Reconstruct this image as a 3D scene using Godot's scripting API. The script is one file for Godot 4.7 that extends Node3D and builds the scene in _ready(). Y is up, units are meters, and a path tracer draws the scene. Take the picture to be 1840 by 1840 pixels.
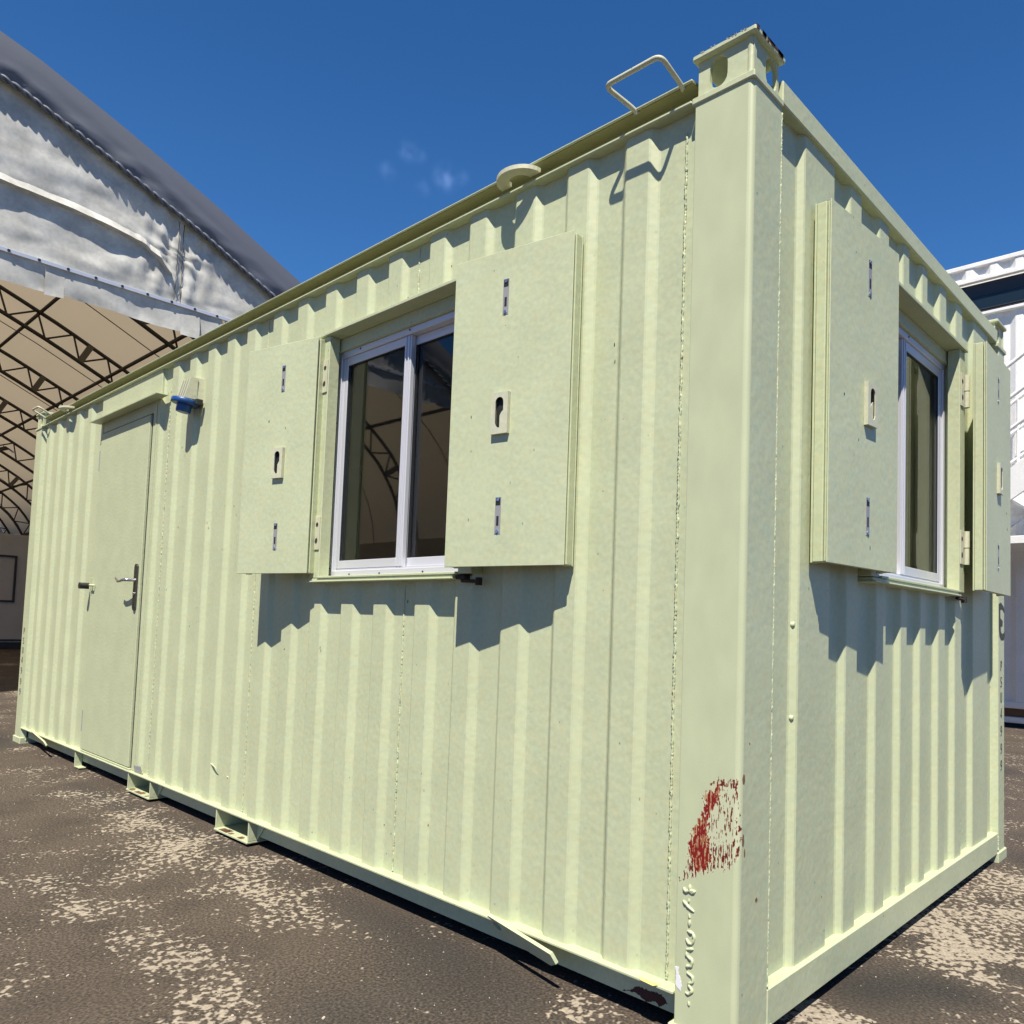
extends Node3D

# ------------------------------------------------------------------ shape helper
class Shape:
	var st := SurfaceTool.new()
	var xf := Transform3D()
	var uvf = null

	func _init() -> void:
		st.begin(Mesh.PRIMITIVE_TRIANGLES)
		st.set_smooth_group(-1)

	func smooth(g: int) -> Shape:
		st.set_smooth_group(g)
		return self

	func add(p: Vector3) -> void:
		if uvf != null:
			st.set_uv(uvf.call(p))
		st.add_vertex(xf * p)

	func face(p: Array, out: Vector3) -> void:
		var n := Vector3.ZERO
		for i in range(1, p.size() - 1):
			n += (p[i] - p[0]).cross(p[i + 1] - p[0])
		var flip := n.dot(out) > 0.0
		for i in range(1, p.size() - 1):
			add(p[0])
			if flip:
				add(p[i + 1]); add(p[i])
			else:
				add(p[i]); add(p[i + 1])

	# chamfered box between two corners
	func box(a: Vector3, b: Vector3, c := 0.0) -> Shape:
		var lo := Vector3(minf(a.x, b.x), minf(a.y, b.y), minf(a.z, b.z))
		var hi := Vector3(maxf(a.x, b.x), maxf(a.y, b.y), maxf(a.z, b.z))
		var s := hi - lo
		c = minf(c, minf(s.x, minf(s.y, s.z)) * 0.45)
		var m := (lo + hi) / 2
		var h := s / 2
		var P := func(sx, sy, sz, ax):  # corner point belonging to the face across axis ax
			var q := Vector3(sx * (h.x - (0.0 if ax == 0 else c)), sy * (h.y - (0.0 if ax == 1 else c)), sz * (h.z - (0.0 if ax == 2 else c)))
			return m + q
		for s1 in [-1, 1]:
			face([P.call(s1, -1, -1, 0), P.call(s1, 1, -1, 0), P.call(s1, 1, 1, 0), P.call(s1, -1, 1, 0)], Vector3(s1, 0, 0))
			face([P.call(-1, s1, -1, 1), P.call(1, s1, -1, 1), P.call(1, s1, 1, 1), P.call(-1, s1, 1, 1)], Vector3(0, s1, 0))
			face([P.call(-1, -1, s1, 2), P.call(1, -1, s1, 2), P.call(1, 1, s1, 2), P.call(-1, 1, s1, 2)], Vector3(0, 0, s1))
		if c > 0.0:
			for s1 in [-1, 1]:
				for s2 in [-1, 1]:
					face([P.call(s1, s2, -1, 0), P.call(s1, s2, 1, 0), P.call(s1, s2, 1, 1), P.call(s1, s2, -1, 1)], Vector3(s1, s2, 0))
					face([P.call(s1, -1, s2, 0), P.call(s1, 1, s2, 0), P.call(s1, 1, s2, 2), P.call(s1, -1, s2, 2)], Vector3(s1, 0, s2))
					face([P.call(-1, s1, s2, 1), P.call(1, s1, s2, 1), P.call(1, s1, s2, 2), P.call(-1, s1, s2, 2)], Vector3(0, s1, s2))
					for s3 in [-1, 1]:
						face([P.call(s1, s2, s3, 0), P.call(s1, s2, s3, 1), P.call(s1, s2, s3, 2)], Vector3(s1, s2, s3))
		return self

	# tube along points; r may be a number or an array of radii
	func tube(pts: Array, r, n := 8, closed := false) -> Shape:
		var rings := []
		var k := pts.size()
		var ref := Vector3(0.31, 0.87, 0.38)
		var prev_n := Vector3.ZERO
		for i in k:
			var t: Vector3
			if closed:
				t = (pts[(i + 1) % k] - pts[(i + k - 1) % k]).normalized()
			else:
				t = (pts[mini(i + 1, k - 1)] - pts[maxi(i - 1, 0)]).normalized()
			var u := prev_n - t * prev_n.dot(t) if prev_n != Vector3.ZERO else ref - t * ref.dot(t)
			u = u.normalized()
			prev_n = u
			var v := t.cross(u)
			var rr: float = r[i] if r is Array else r
			var ring := []
			for j in n:
				var a := TAU * j / n
				ring.append(pts[i] + (u * cos(a) + v * sin(a)) * rr)
			rings.append(ring)
		st.set_smooth_group(1)
		for i in (k if closed else k - 1):
			var a: Array = rings[i]
			var b: Array = rings[(i + 1) % k]
			var mid: Vector3 = (pts[i] + pts[(i + 1) % k]) / 2
			for j in n:
				var j2 := (j + 1) % n
				face([a[j], a[j2], b[j2], b[j]], (a[j] + a[j2] + b[j] + b[j2]) / 4 - mid)
		st.set_smooth_group(-1)
		if not closed:
			face(rings[0], pts[0] - pts[1])
			face(rings[k - 1], pts[k - 1] - pts[k - 2])
		return self

	# polygon in the plane o + ax*x + ay*y, pushed along depth
	func prism(poly: PackedVector2Array, o: Vector3, ax: Vector3, ay: Vector3, depth: Vector3) -> Shape:
		var P := func(q: Vector2) -> Vector3: return o + ax * q.x + ay * q.y
		var ids := Geometry2D.triangulate_polygon(poly)
		for i in range(0, ids.size(), 3):
			var t := [P.call(poly[ids[i]]), P.call(poly[ids[i + 1]]), P.call(poly[ids[i + 2]])]
			face(t, -depth)
			face([t[0] + depth, t[1] + depth, t[2] + depth], depth)
		var area := 0.0
		for i in poly.size():
			var q := poly[(i + 1) % poly.size()]
			area += poly[i].x * q.y - q.x * poly[i].y
		for i in poly.size():
			var p := poly[i]
			var q := poly[(i + 1) % poly.size()]
			var nn := Vector2(q.y - p.y, p.x - q.x) * signf(area)
			face([P.call(p), P.call(q), P.call(q) + depth, P.call(p) + depth], ax * nn.x + ay * nn.y)
		return self

	# rectangular plate w x h (from the corner o) with a hole whose outline (in plate coordinates) is star-shaped round c
	func plate_hole(o: Vector3, ax: Vector3, ay: Vector3, w: float, h: float, hole: PackedVector2Array, c: Vector2, depth: Vector3) -> Shape:
		var angs := []
		for p in hole:
			angs.append(fposmod((p - c).angle(), TAU))
		for p in [Vector2(0, 0), Vector2(w, 0), Vector2(w, h), Vector2(0, h)]:
			angs.append(fposmod((p - c).angle(), TAU))
		angs.sort()
		var inner := []
		var outer := []
		for a in angs:
			var d := Vector2(cos(a), sin(a))
			var best := 1e9
			for i in hole.size():
				var hit = Geometry2D.segment_intersects_segment(c, c + d * 10.0, hole[i], hole[(i + 1) % hole.size()])
				if hit != null:
					best = minf(best, (hit - c).length())
			inner.append(c + d * best)
			var tx := INF
			var ty := INF
			if absf(d.x) > 1e-9: tx = ((w if d.x > 0 else 0.0) - c.x) / d.x
			if absf(d.y) > 1e-9: ty = ((h if d.y > 0 else 0.0) - c.y) / d.y
			outer.append(c + d * minf(tx, ty))
		var P := func(q: Vector2) -> Vector3: return o + ax * q.x + ay * q.y
		var m := angs.size()
		for i in m:
			var j := (i + 1) % m
			face([P.call(inner[i]), P.call(inner[j]), P.call(outer[j]), P.call(outer[i])], -depth)
			face([P.call(inner[i]) + depth, P.call(inner[j]) + depth, P.call(outer[j]) + depth, P.call(outer[i]) + depth], depth)
			var mi: Vector2 = c - (inner[i] + inner[j]) / 2
			face([P.call(inner[i]), P.call(inner[j]), P.call(inner[j]) + depth, P.call(inner[i]) + depth], ax * mi.x + ay * mi.y)
			var mo: Vector2 = (outer[i] + outer[j]) / 2 - c
			face([P.call(outer[i]), P.call(outer[j]), P.call(outer[j]) + depth, P.call(outer[i]) + depth], ax * mo.x + ay * mo.y)
		return self

	func mesh() -> ArrayMesh:
		st.generate_normals()
		return st.commit()


var M := {}
var rng := RandomNumberGenerator.new()
const X3 := Vector3(1, 0, 0)
const Y3 := Vector3(0, 1, 0)
const Z3 := Vector3(0, 0, 1)
const GROUND := -0.025


func lin(r: float, g: float, b: float) -> Color:
	return Color(r, g, b).linear_to_srgb()


func part(called: String, s, mat: Material, parent: Node3D) -> MeshInstance3D:
	var o := MeshInstance3D.new()
	o.name = called
	o.mesh = s.mesh() if s is Shape else s
	o.material_override = mat
	parent.add_child(o, true)
	return o


func node(called: String, parent: Node3D, t := Transform3D()) -> Node3D:
	var o := Node3D.new()
	o.name = called
	o.transform = t
	parent.add_child(o, true)
	return o


func tag(o: Node3D, label: String, category := "", group := "", kind := "") -> void:
	if label: o.set_meta("label", label)
	if category: o.set_meta("category", category)
	if group: o.set_meta("group", group)
	if kind: o.set_meta("kind", kind)


func std(c: Color, rough := 0.6, metal := 0.0) -> StandardMaterial3D:
	var m := StandardMaterial3D.new()
	m.albedo_color = c
	m.roughness = rough
	m.metallic = metal
	return m


func noise_img(size: int, freq: float, seed_: int, oct := 4, type := FastNoiseLite.TYPE_SIMPLEX_SMOOTH, gain := 0.5) -> PackedByteArray:
	var n := FastNoiseLite.new()
	n.noise_type = type
	n.seed = seed_
	n.frequency = freq
	n.fractal_octaves = oct
	n.fractal_gain = gain
	if oct == 1: n.fractal_type = FastNoiseLite.FRACTAL_NONE
	var im := n.get_seamless_image(size, size, false, false, 0.1, true)
	im.convert(Image.FORMAT_L8)
	return im.get_data()


func tri(m: StandardMaterial3D, period: float, off := Vector3.ZERO) -> void:
	m.uv1_triplanar = true
	m.uv1_world_triplanar = true
	m.uv1_scale = Vector3.ONE / period
	m.uv1_offset = off
	m.uv1_triplanar_sharpness = 8.0


# ------------------------------------------------------------------ materials
func make_materials() -> void:
	# paint: faint blotches, small dark flecks, soft vertical runs
	var S := 1024
	var a := noise_img(S, 0.006, 3, 5)
	var b := noise_img(S, 0.09, 5, 3)
	var k := noise_img(S, 0.03, 8, 3, FastNoiseLite.TYPE_SIMPLEX_SMOOTH, 0.6)
	var d := PackedByteArray(); d.resize(S * S * 3)
	for i in S * S:
		var v := 0.94 + (a[i] - 128) / 255.0 * 0.05 + (b[i] - 128) / 255.0 * 0.06
		var warm := (k[i] - 128) / 255.0 * 0.035
		d[i * 3] = clampi(int(255.0 * (v + warm)), 0, 255)
		d[i * 3 + 1] = clampi(int(255.0 * v), 0, 255)
		d[i * 3 + 2] = clampi(int(255.0 * (v - warm)), 0, 255)
	rng.seed = 11
	for q in 60:   # flecks and nicks
		var x := rng.randi_range(2, S - 8)
		var y := rng.randi_range(2, S - 16)
		var dark := rng.randf_range(0.35, 0.85)
		var w := rng.randi_range(1, 2)
		var h := rng.randi_range(1, 4)
		for yy in h:
			for xx in w:
				var j := ((y + yy) * S + x + xx) * 3
				for c in 3: d[j + c] = int(d[j + c] * dark)
	var paint_tex := ImageTexture.create_from_image(Image.create_from_data(S, S, false, Image.FORMAT_RGB8, d))
	var hb := noise_img(512, 0.10, 21, 4)
	var peel := ImageTexture.create_from_image(Image.create_from_data(512, 512, false, Image.FORMAT_L8, hb))

	var paint := func(c: Color, rough := 0.5, period := 1.9, relief := 0.06) -> StandardMaterial3D:
		var m := std(c, rough)
		m.albedo_texture = paint_tex
		tri(m, period)
		m.heightmap_enabled = true
		m.heightmap_texture = peel
		m.heightmap_scale = relief
		return m
	var green := lin(0.52, 0.565, 0.368)
	M.paint = paint.call(green)
	M.door_paint = paint.call(lin(0.505, 0.55, 0.358), 0.55, 1.3)
	M.channel_shade = paint.call(lin(0.30, 0.30, 0.155), 0.7, 0.8)  # paint darkened to olive: shade inside the rail channel put into the colour
	M.cream = paint.call(lin(0.56, 0.565, 0.42), 0.5)
	M.white_paint = paint.call(lin(0.86, 0.86, 0.85), 0.45, 2.3)
	M.white_dab = std(lin(0.72, 0.72, 0.76), 0.6)
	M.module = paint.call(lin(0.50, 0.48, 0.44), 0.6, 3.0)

	# corner post: paint with a scraped patch that shows red primer (uv: x from -0.17 to 0, y from 0 to 2.4)
	var PW := 192
	var PH := 2048
	var pd := PackedByteArray(); pd.resize(PW * PH * 3)
	var streak := FastNoiseLite.new(); streak.seed = 4; streak.frequency = 1.0; streak.fractal_octaves = 3
	var patch := FastNoiseLite.new(); patch.seed = 9; patch.frequency = 1.0; patch.fractal_octaves = 3
	var core := PackedVector2Array([Vector2(-0.0573, 0.6073), Vector2(-0.0565, 0.5751), Vector2(-0.0807, 0.5306), Vector2(-0.0907, 0.4946), Vector2(-0.085, 0.4598), Vector2(-0.076, 0.42), Vector2(-0.1172, 0.3832), Vector2(-0.1431, 0.437), Vector2(-0.125, 0.487), Vector2(-0.0954, 0.5373), Vector2(-0.0957, 0.57)])
	var whole := PackedVector2Array([Vector2(-0.0574, 0.614), Vector2(-0.0119, 0.622), Vector2(-0.004, 0.4512), Vector2(-0.0247, 0.4197), Vector2(-0.1172, 0.3801), Vector2(-0.165, 0.352), Vector2(-0.150, 0.3714), Vector2(-0.1429, 0.4292), Vector2(-0.1417, 0.4531), Vector2(-0.1166, 0.4974), Vector2(-0.0992, 0.5397), Vector2(-0.1072, 0.565), Vector2(-0.0821, 0.5879)])
	for y in PH:
		for x in PW:
			var p := Vector2(-0.17 + 0.17 * x / PW, 2.4 - 2.4 * y / PH)
			var v := 0.94 + 0.03 * streak.get_noise_2d(p.x * 9.0, p.y * 5.0) + 0.03 * patch.get_noise_2d(p.x * 300.0, p.y * 300.0)
			var col := Color(v, v, v)
			if p.y > 0.33 and p.y < 0.64:
				var wob := Vector2(0.012 * patch.get_noise_2d(p.x * 70.0, p.y * 40.0), 0.02 * patch.get_noise_2d(p.x * 70.0 + 50.0, p.y * 40.0))
				var q := p + wob
				var s := streak.get_noise_2d(p.x * 190.0, p.y * 18.0) + 0.6 * patch.get_noise_2d(p.x * 120.0, p.y * 60.0)
				var incore := Geometry2D.is_point_in_polygon(q, core)
				if incore and s > -0.16:
					col = Color(0.62, 0.115, 0.125)
				elif incore:
					col = Color(0.88, 0.70, 0.62)
				elif Geometry2D.is_point_in_polygon(q, whole):
					col = Color(0.97, 0.96, 0.98)
					var low: float = absf(p.y - (0.415 + (p.x + 0.09) * 0.45)) 
					if s > 0.34 or (low < 0.03 and s > 0.13) or (p.y > 0.60 and s > 0.0):
						col = Color(0.50, 0.16, 0.16)
			var j := (y * PW + x) * 3
			pd[j] = clampi(int(col.r * 255), 0, 255); pd[j + 1] = clampi(int(col.g * 255), 0, 255); pd[j + 2] = clampi(int(col.b * 255), 0, 255)
	M.post = std(green, 0.5)
	M.post.albedo_texture = ImageTexture.create_from_image(Image.create_from_data(PW, PH, false, Image.FORMAT_RGB8, pd))

	M.rust = std(lin(0.055, 0.02, 0.016), 0.9)
	M.dark_rust = std(lin(0.03, 0.02, 0.015), 0.9)
	M.brown = std(lin(0.16, 0.09, 0.05), 0.9)
	M.galv = std(lin(0.30, 0.30, 0.31), 0.5, 0.25)
	M.lock_steel = std(lin(0.10, 0.10, 0.105), 0.3, 0.8)
	M.steel = std(lin(0.5, 0.5, 0.5), 0.25, 0.9)
	M.dark = std(lin(0.012, 0.012, 0.012), 0.6)
	M.black = std(lin(0.02, 0.022, 0.022), 0.5)
	M.letter = std(lin(0.035, 0.045, 0.035), 0.7)
	M.alu = std(lin(0.62, 0.63, 0.68), 0.38, 0.35)
	M.blue = std(lin(0.008, 0.06, 0.22), 0.4)
	M.blue_pale = std(lin(0.05, 0.20, 0.45), 0.45)
	M.lining = std(lin(0.16, 0.155, 0.14), 0.8)
	M.floor = std(lin(0.06, 0.05, 0.04), 0.8)
	var g := StandardMaterial3D.new()
	g.transparency = BaseMaterial3D.TRANSPARENCY_ALPHA
	g.albedo_color = Color(0.06, 0.07, 0.07, 0.45)
	g.roughness = 0.02
	M.glass = g
	M.dark_glass = std(lin(0.012, 0.022, 0.034), 0.08)
	M.truss = std(lin(0.03, 0.026, 0.022), 0.6)
	M.upright = std(lin(0.10, 0.09, 0.07), 0.6)

	# coated fabric, grimy
	var F := 1024
	var fa := noise_img(F, 0.008, 31, 5)
	var fb := noise_img(F, 0.05, 33, 4)
	var fd := PackedByteArray(); fd.resize(F * F * 3)
	for i in F * F:
		var v := 0.90 + (fa[i] - 128) / 255.0 * 0.22 + (fb[i] - 128) / 255.0 * 0.10
		var w: float = maxf(0.0, (128 - fa[(i * 7 + 9000) % (F * F)]) / 255.0) * 0.0 + maxf(0.0, (fb[i] - 140) / 255.0) * 0.10
		fd[i * 3] = clampi(int(255.0 * v), 0, 255)
		fd[i * 3 + 1] = clampi(int(255.0 * (v - w * 0.4)), 0, 255)
		fd[i * 3 + 2] = clampi(int(255.0 * (v - w)), 0, 255)
	var ftex := ImageTexture.create_from_image(Image.create_from_data(F, F, false, Image.FORMAT_RGB8, fd))
	M.curtain = std(lin(0.60, 0.60, 0.57), 0.7)
	M.curtain.albedo_texture = ftex
	tri(M.curtain, 3.1)
	M.slate = std(lin(0.10, 0.112, 0.145), 0.6)
	M.roof_fabric = std(lin(0.62, 0.55, 0.45), 0.9)
	M.roof_fabric.backlight_enabled = true
	M.roof_fabric.backlight = lin(0.42, 0.345, 0.235)
	M.seam = std(lin(0.10, 0.075, 0.05), 0.9)

	# ground: brown bitumen with pale worn flakes and dark damp patches, 5.2 m to the picture
	var G := 2048
	var n1 := noise_img(G, 0.075, 51, 2, FastNoiseLite.TYPE_SIMPLEX_SMOOTH, 0.65)
	var n2 := noise_img(G, 0.0060, 52, 4)
	var n3 := noise_img(G, 0.22, 53, 3)
	var n4 := noise_img(G, 0.008, 54, 4)
	var gd := PackedByteArray(); gd.resize(G * G * 3)
	var gh := PackedByteArray(); gh.resize(G * G)
	var spots := [  # x, z, rx, rz, pale, dark
		[-3.2, 0.2, 0.9, 0.16, 0.30, 0.0], [-2.1, 0.14, 0.8, 0.13, 0.34, 0.0], [-1.45, 0.2, 0.35, 0.10, 0.30, 0.0],
		[-2.1, 0.72, 0.35, 0.07, 0.36, 0.0], [-1.86, 0.93, 0.3, 0.05, 0.32, 0.0], [-1.5, 0.62, 0.45, 0.10, 0.16, 0.0], [-1.1, 0.66, 0.4, 0.14, 0.17, 0.0],
		[-1.75, 0.42, 0.4, 0.10, 0.13, 0.0], [-0.45, 0.02, 0.16, 0.10, 0.40, 0.0],
		[-1.45, 0.88, 0.45, 0.10, -0.3, 0.0], [-3.5, 0.47, 0.6, 0.12, -0.25, 0.0], [-1.35, 0.42, 0.3, 0.08, -0.2, 0.0], [-2.4, 0.95, 0.5, 0.12, -0.2, 0.0],
		[-1.1, 0.05, 0.55, 0.13, -0.25, 0.6], [-0.75, 0.2, 0.35, 0.16, -0.3, 0.6], [-0.8, 0.48, 0.25, 0.13, -0.1, 0.5], [-3.9, 0.12, 1.2, 0.09, -0.1, 0.5], [-2.4, 0.04, 0.9, 0.06, 0.0, 0.35],
		[0.2, -1.2, 0.5, 0.9, 0.30, 0.0], [0.06, -1.33, 0.3, 0.5, 0.24, 0.0], [0.1, -2.15, 0.3, 0.3, 0.30, 0.0], [0.06, -0.40, 0.2, 0.10, 0.40, 0.0],
		[0.12, -0.72, 0.14, 0.17, -0.62, 0.7], [0.24, -0.80, 0.12, 0.09, -0.55, 0.7], [0.03, -0.62, 0.10, 0.13, -0.55, 0.7], [0.32, -1.06, 0.10, 0.08, -0.5, 0.5], [0.07, -2.45, 0.12, 0.14, -0.5, 0.6], [0.1, -1.7, 0.07, 0.07, -0.42, 0.3], [0.02, -1.12, 0.05, 0.14, -0.4, 0.5]]
	var CW := 260
	var coarse := PackedFloat32Array(); coarse.resize(CW * CW * 2)
	for y in CW:
		for x in CW:
			var px := -4.2 + 5.2 * x / CW
			var pz := -3.4 + 5.2 * y / CW
			var pale := 0.0
			var dk := 0.0
			for s in spots:
				var r: float = pow((px - s[0]) / s[2], 2) + pow((pz - s[1]) / s[3], 2)
				if r < 6.0:
					var w := exp(-r)
					pale += s[4] * w
					dk += s[5] * w
			coarse[(y * CW + x) * 2] = pale
			coarse[(y * CW + x) * 2 + 1] = dk
	for y in G:
		var cy: int = y * CW / G
		for x in G:
			var i := y * G + x
			var ci := (cy * CW + x * CW / G) * 2
			var bias: float = coarse[ci] + (n2[i] - 128) / 255.0 * 0.75
			var f := (n1[i] - 128) / 255.0
			var e := (n3[i] - 128) / 255.0
			var t := clampf((f * 1.25 + bias + e * 0.22 - 0.33) * 8.0, 0.0, 1.0)
			var dk := clampf(coarse[ci + 1] + (n4[i] - 150) / 255.0 * 0.6, 0.0, 1.0)
			var v := 1.0 + e * 1.25 + (n4[i] - 128) / 255.0 * 0.35
			var r0 := 0.272 * v * (1.0 - 0.42 * dk)
			var g0 := 0.236 * v * (1.0 - 0.38 * dk)
			var b0 := 0.202 * v * (1.0 - 0.34 * dk)
			var pv := 1.0 + e * 0.35 + f * 0.25
			gd[i * 3] = clampi(int(255.0 * lerpf(r0, 0.545 * pv, t)), 0, 255)
			gd[i * 3 + 1] = clampi(int(255.0 * lerpf(g0, 0.508 * pv, t)), 0, 255)
			gd[i * 3 + 2] = clampi(int(255.0 * lerpf(b0, 0.455 * pv, t)), 0, 255)
			gh[i] = clampi(int(128 + e * 150 + t * 26), 0, 255)
	M.ground = std(Color.WHITE, 0.9)
	M.ground.albedo_texture = ImageTexture.create_from_image(Image.create_from_data(G, G, false, Image.FORMAT_RGB8, gd))
	M.ground.heightmap_enabled = true
	M.ground.heightmap_texture = ImageTexture.create_from_image(Image.create_from_data(G, G, false, Image.FORMAT_L8, gh))
	M.ground.heightmap_scale = 0.3
	tri(M.ground, 5.2, Vector3(4.2 / 5.2, 0, 3.4 / 5.2))


# ------------------------------------------------------------------ the green site building
# long wall: local x = world x, local z = outward. End wall: the same frame turned a quarter.
var LONG := Transform3D()
var END := Transform3D(Basis(Y3, PI / 2), Vector3.ZERO)
const WI := -0.035   # valley of the corrugation
const WO := -0.016   # crest


# corrugated sheet: profile points (x, z), seen between y0 and y1, with openings [xa, xb, ya, yb]
func corrugated(prof: Array, y0: float, y1: float, holes: Array, t: Transform3D) -> Shape:
	var s := Shape.new()
	s.xf = t
	# soften each bend
	var pts := []
	for i in prof.size():
		if i == 0 or i == prof.size() - 1:
			pts.append(prof[i])
		else:
			var p: Vector2 = prof[i]
			pts.append(p.move_toward(prof[i - 1], 0.0035))
			pts.append(p.move_toward(prof[i + 1], 0.0035))
	var cuts := []
	for h in holes: cuts += [h[0], h[1]]
	var fine := [pts[0]]
	for i in range(1, pts.size()):
		var p: Vector2 = fine[-1]
		var q: Vector2 = pts[i]
		var inside := []
		for c in cuts:
			if (c - p.x) * (c - q.x) < 0.0: inside.append(c)
		inside.sort()
		if q.x < p.x: inside.reverse()
		for c in inside:
			fine.append(p.lerp(q, (c - p.x) / (q.x - p.x)))
		fine.append(q)
	for i in fine.size() - 1:
		var p: Vector2 = fine[i]
		var q: Vector2 = fine[i + 1]
		var mid := (p.x + q.x) / 2
		var spans := [[y0, y1]]
		for h in holes:
			if mid > h[0] and mid < h[1]:
				spans = [[y0, h[2]], [h[3], y1]]
		for v in spans:
			if v[1] - v[0] > 0.001:
				s.face([Vector3(p.x, v[0], p.y), Vector3(q.x, v[0], q.y), Vector3(q.x, v[1], q.y), Vector3(p.x, v[1], p.y)], Z3)
	return s


func weld(x: float, y0: float, y1: float, z: float, t: Transform3D, seed_: int, r0 := 0.0045) -> Shape:
	rng.seed = seed_
	var s := Shape.new()
	s.xf = t
	var pts := []
	var rad := []
	var y := y0
	while y < y1:
		pts.append(Vector3(x + rng.randf_range(-0.0015, 0.0015), y, z))
		rad.append(r0 * (rng.randf_range(0.35, 0.75) if pts.size() % 2 == 0 else rng.randf_range(0.95, 1.5)))
		y += rng.randf_range(0.0035, 0.0062)
	s.tube(pts, rad, 6)
	return s


func chip(pts: Array, t: Transform3D, z: float, seed_: int, rough := 0.0025, thick := 0.0008) -> Shape:
	rng.seed = seed_
	var poly := PackedVector2Array()
	for i in pts.size():
		var p: Vector2 = pts[i]
		var q: Vector2 = pts[(i + 1) % pts.size()]
		var k := maxi(1, int((q - p).length() / 0.004))
		for j in k:
			poly.append(p.lerp(q, float(j) / k) + Vector2(rng.randf_range(-rough, rough), rng.randf_range(-rough, rough)))
	var s := Shape.new()
	s.xf = t
	if Geometry2D.triangulate_polygon(poly).is_empty():
		poly = PackedVector2Array(pts)
	s.prism(poly, Vector3(0, 0, z), X3, Y3, Z3 * thick)
	return s


func blot(c: Vector2, w: float, h: float) -> Array:
	return [c + Vector2(-w, -h * 0.3), c + Vector2(-w * 0.3, -h), c + Vector2(w * 0.7, -h * 0.7), c + Vector2(w, h * 0.2), c + Vector2(w * 0.3, h), c + Vector2(-w * 0.6, h * 0.7)]


func slot_poly(w: float, h: float, n := 8) -> PackedVector2Array:
	var p := PackedVector2Array()
	var r := w / 2
	for i in n + 1:
		var a := PI * i / n
		p.append(Vector2(cos(a) * r, h / 2 - r + sin(a) * r))
	for i in n + 1:
		var a := PI + PI * i / n
		p.append(Vector2(cos(a) * r, -h / 2 + r + sin(a) * r))
	return p


func shift(p: PackedVector2Array, d: Vector2) -> PackedVector2Array:
	var q := PackedVector2Array()
	for v in p: q.append(v + d)
	return q


func corner(kx: float, kz: float) -> Transform3D:
	# a frame at a corner: +x towards the building along the long side, +z inward along the end, mirrored by basis
	return Transform3D(Basis(X3 * kx, Y3, Z3 * kz), Vector3(0.0 if kx < 0 else -6.058, 0, 0.0 if kz < 0 else -2.438))


func casting(t: Transform3D, holes: bool) -> Shape:
	# in the corner frame the building fills x > 0, z > 0 (distances inward from the corner)
	var s := Shape.new()
	s.xf = t
	var wx := 0.167
	var wz := 0.150
	s.box(Vector3(-0.001, 2.309, -0.001), Vector3(wx + 0.012, 2.328, wz + 0.004), 0.003)      # bottom plate
	s.box(Vector3(-0.003, 2.424, -0.003), Vector3(wx + 0.012, 2.440, wz + 0.006), 0.004)      # top plate
	var hx := shift(slot_poly(0.052, 0.082), Vector2(0.10, 0.049))
	s.plate_hole(Vector3(0.008, 2.328, 0.012), X3, Y3, wx - 0.008, 0.096, hx, Vector2(0.10, 0.049), Z3 * 0.012)
	var hz := shift(slot_poly(0.058, 0.084), Vector2(0.082, 0.050))
	s.plate_hole(Vector3(0.012, 2.328, 0.025), Z3, Y3, wz - 0.028, 0.096, hz, Vector2(0.082, 0.050), X3 * 0.012)
	# plate added inside to darken the view through the end hole
	s.box(Vector3(0.047, 2.3285, 0.030), Vector3(0.052, 2.4235, 0.146))
	# rounded outer edge of the body
	s.tube([Vector3(0.019, 2.329, 0.019), Vector3(0.019, 2.424, 0.019)], 0.0105, 10)
	return s


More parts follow.
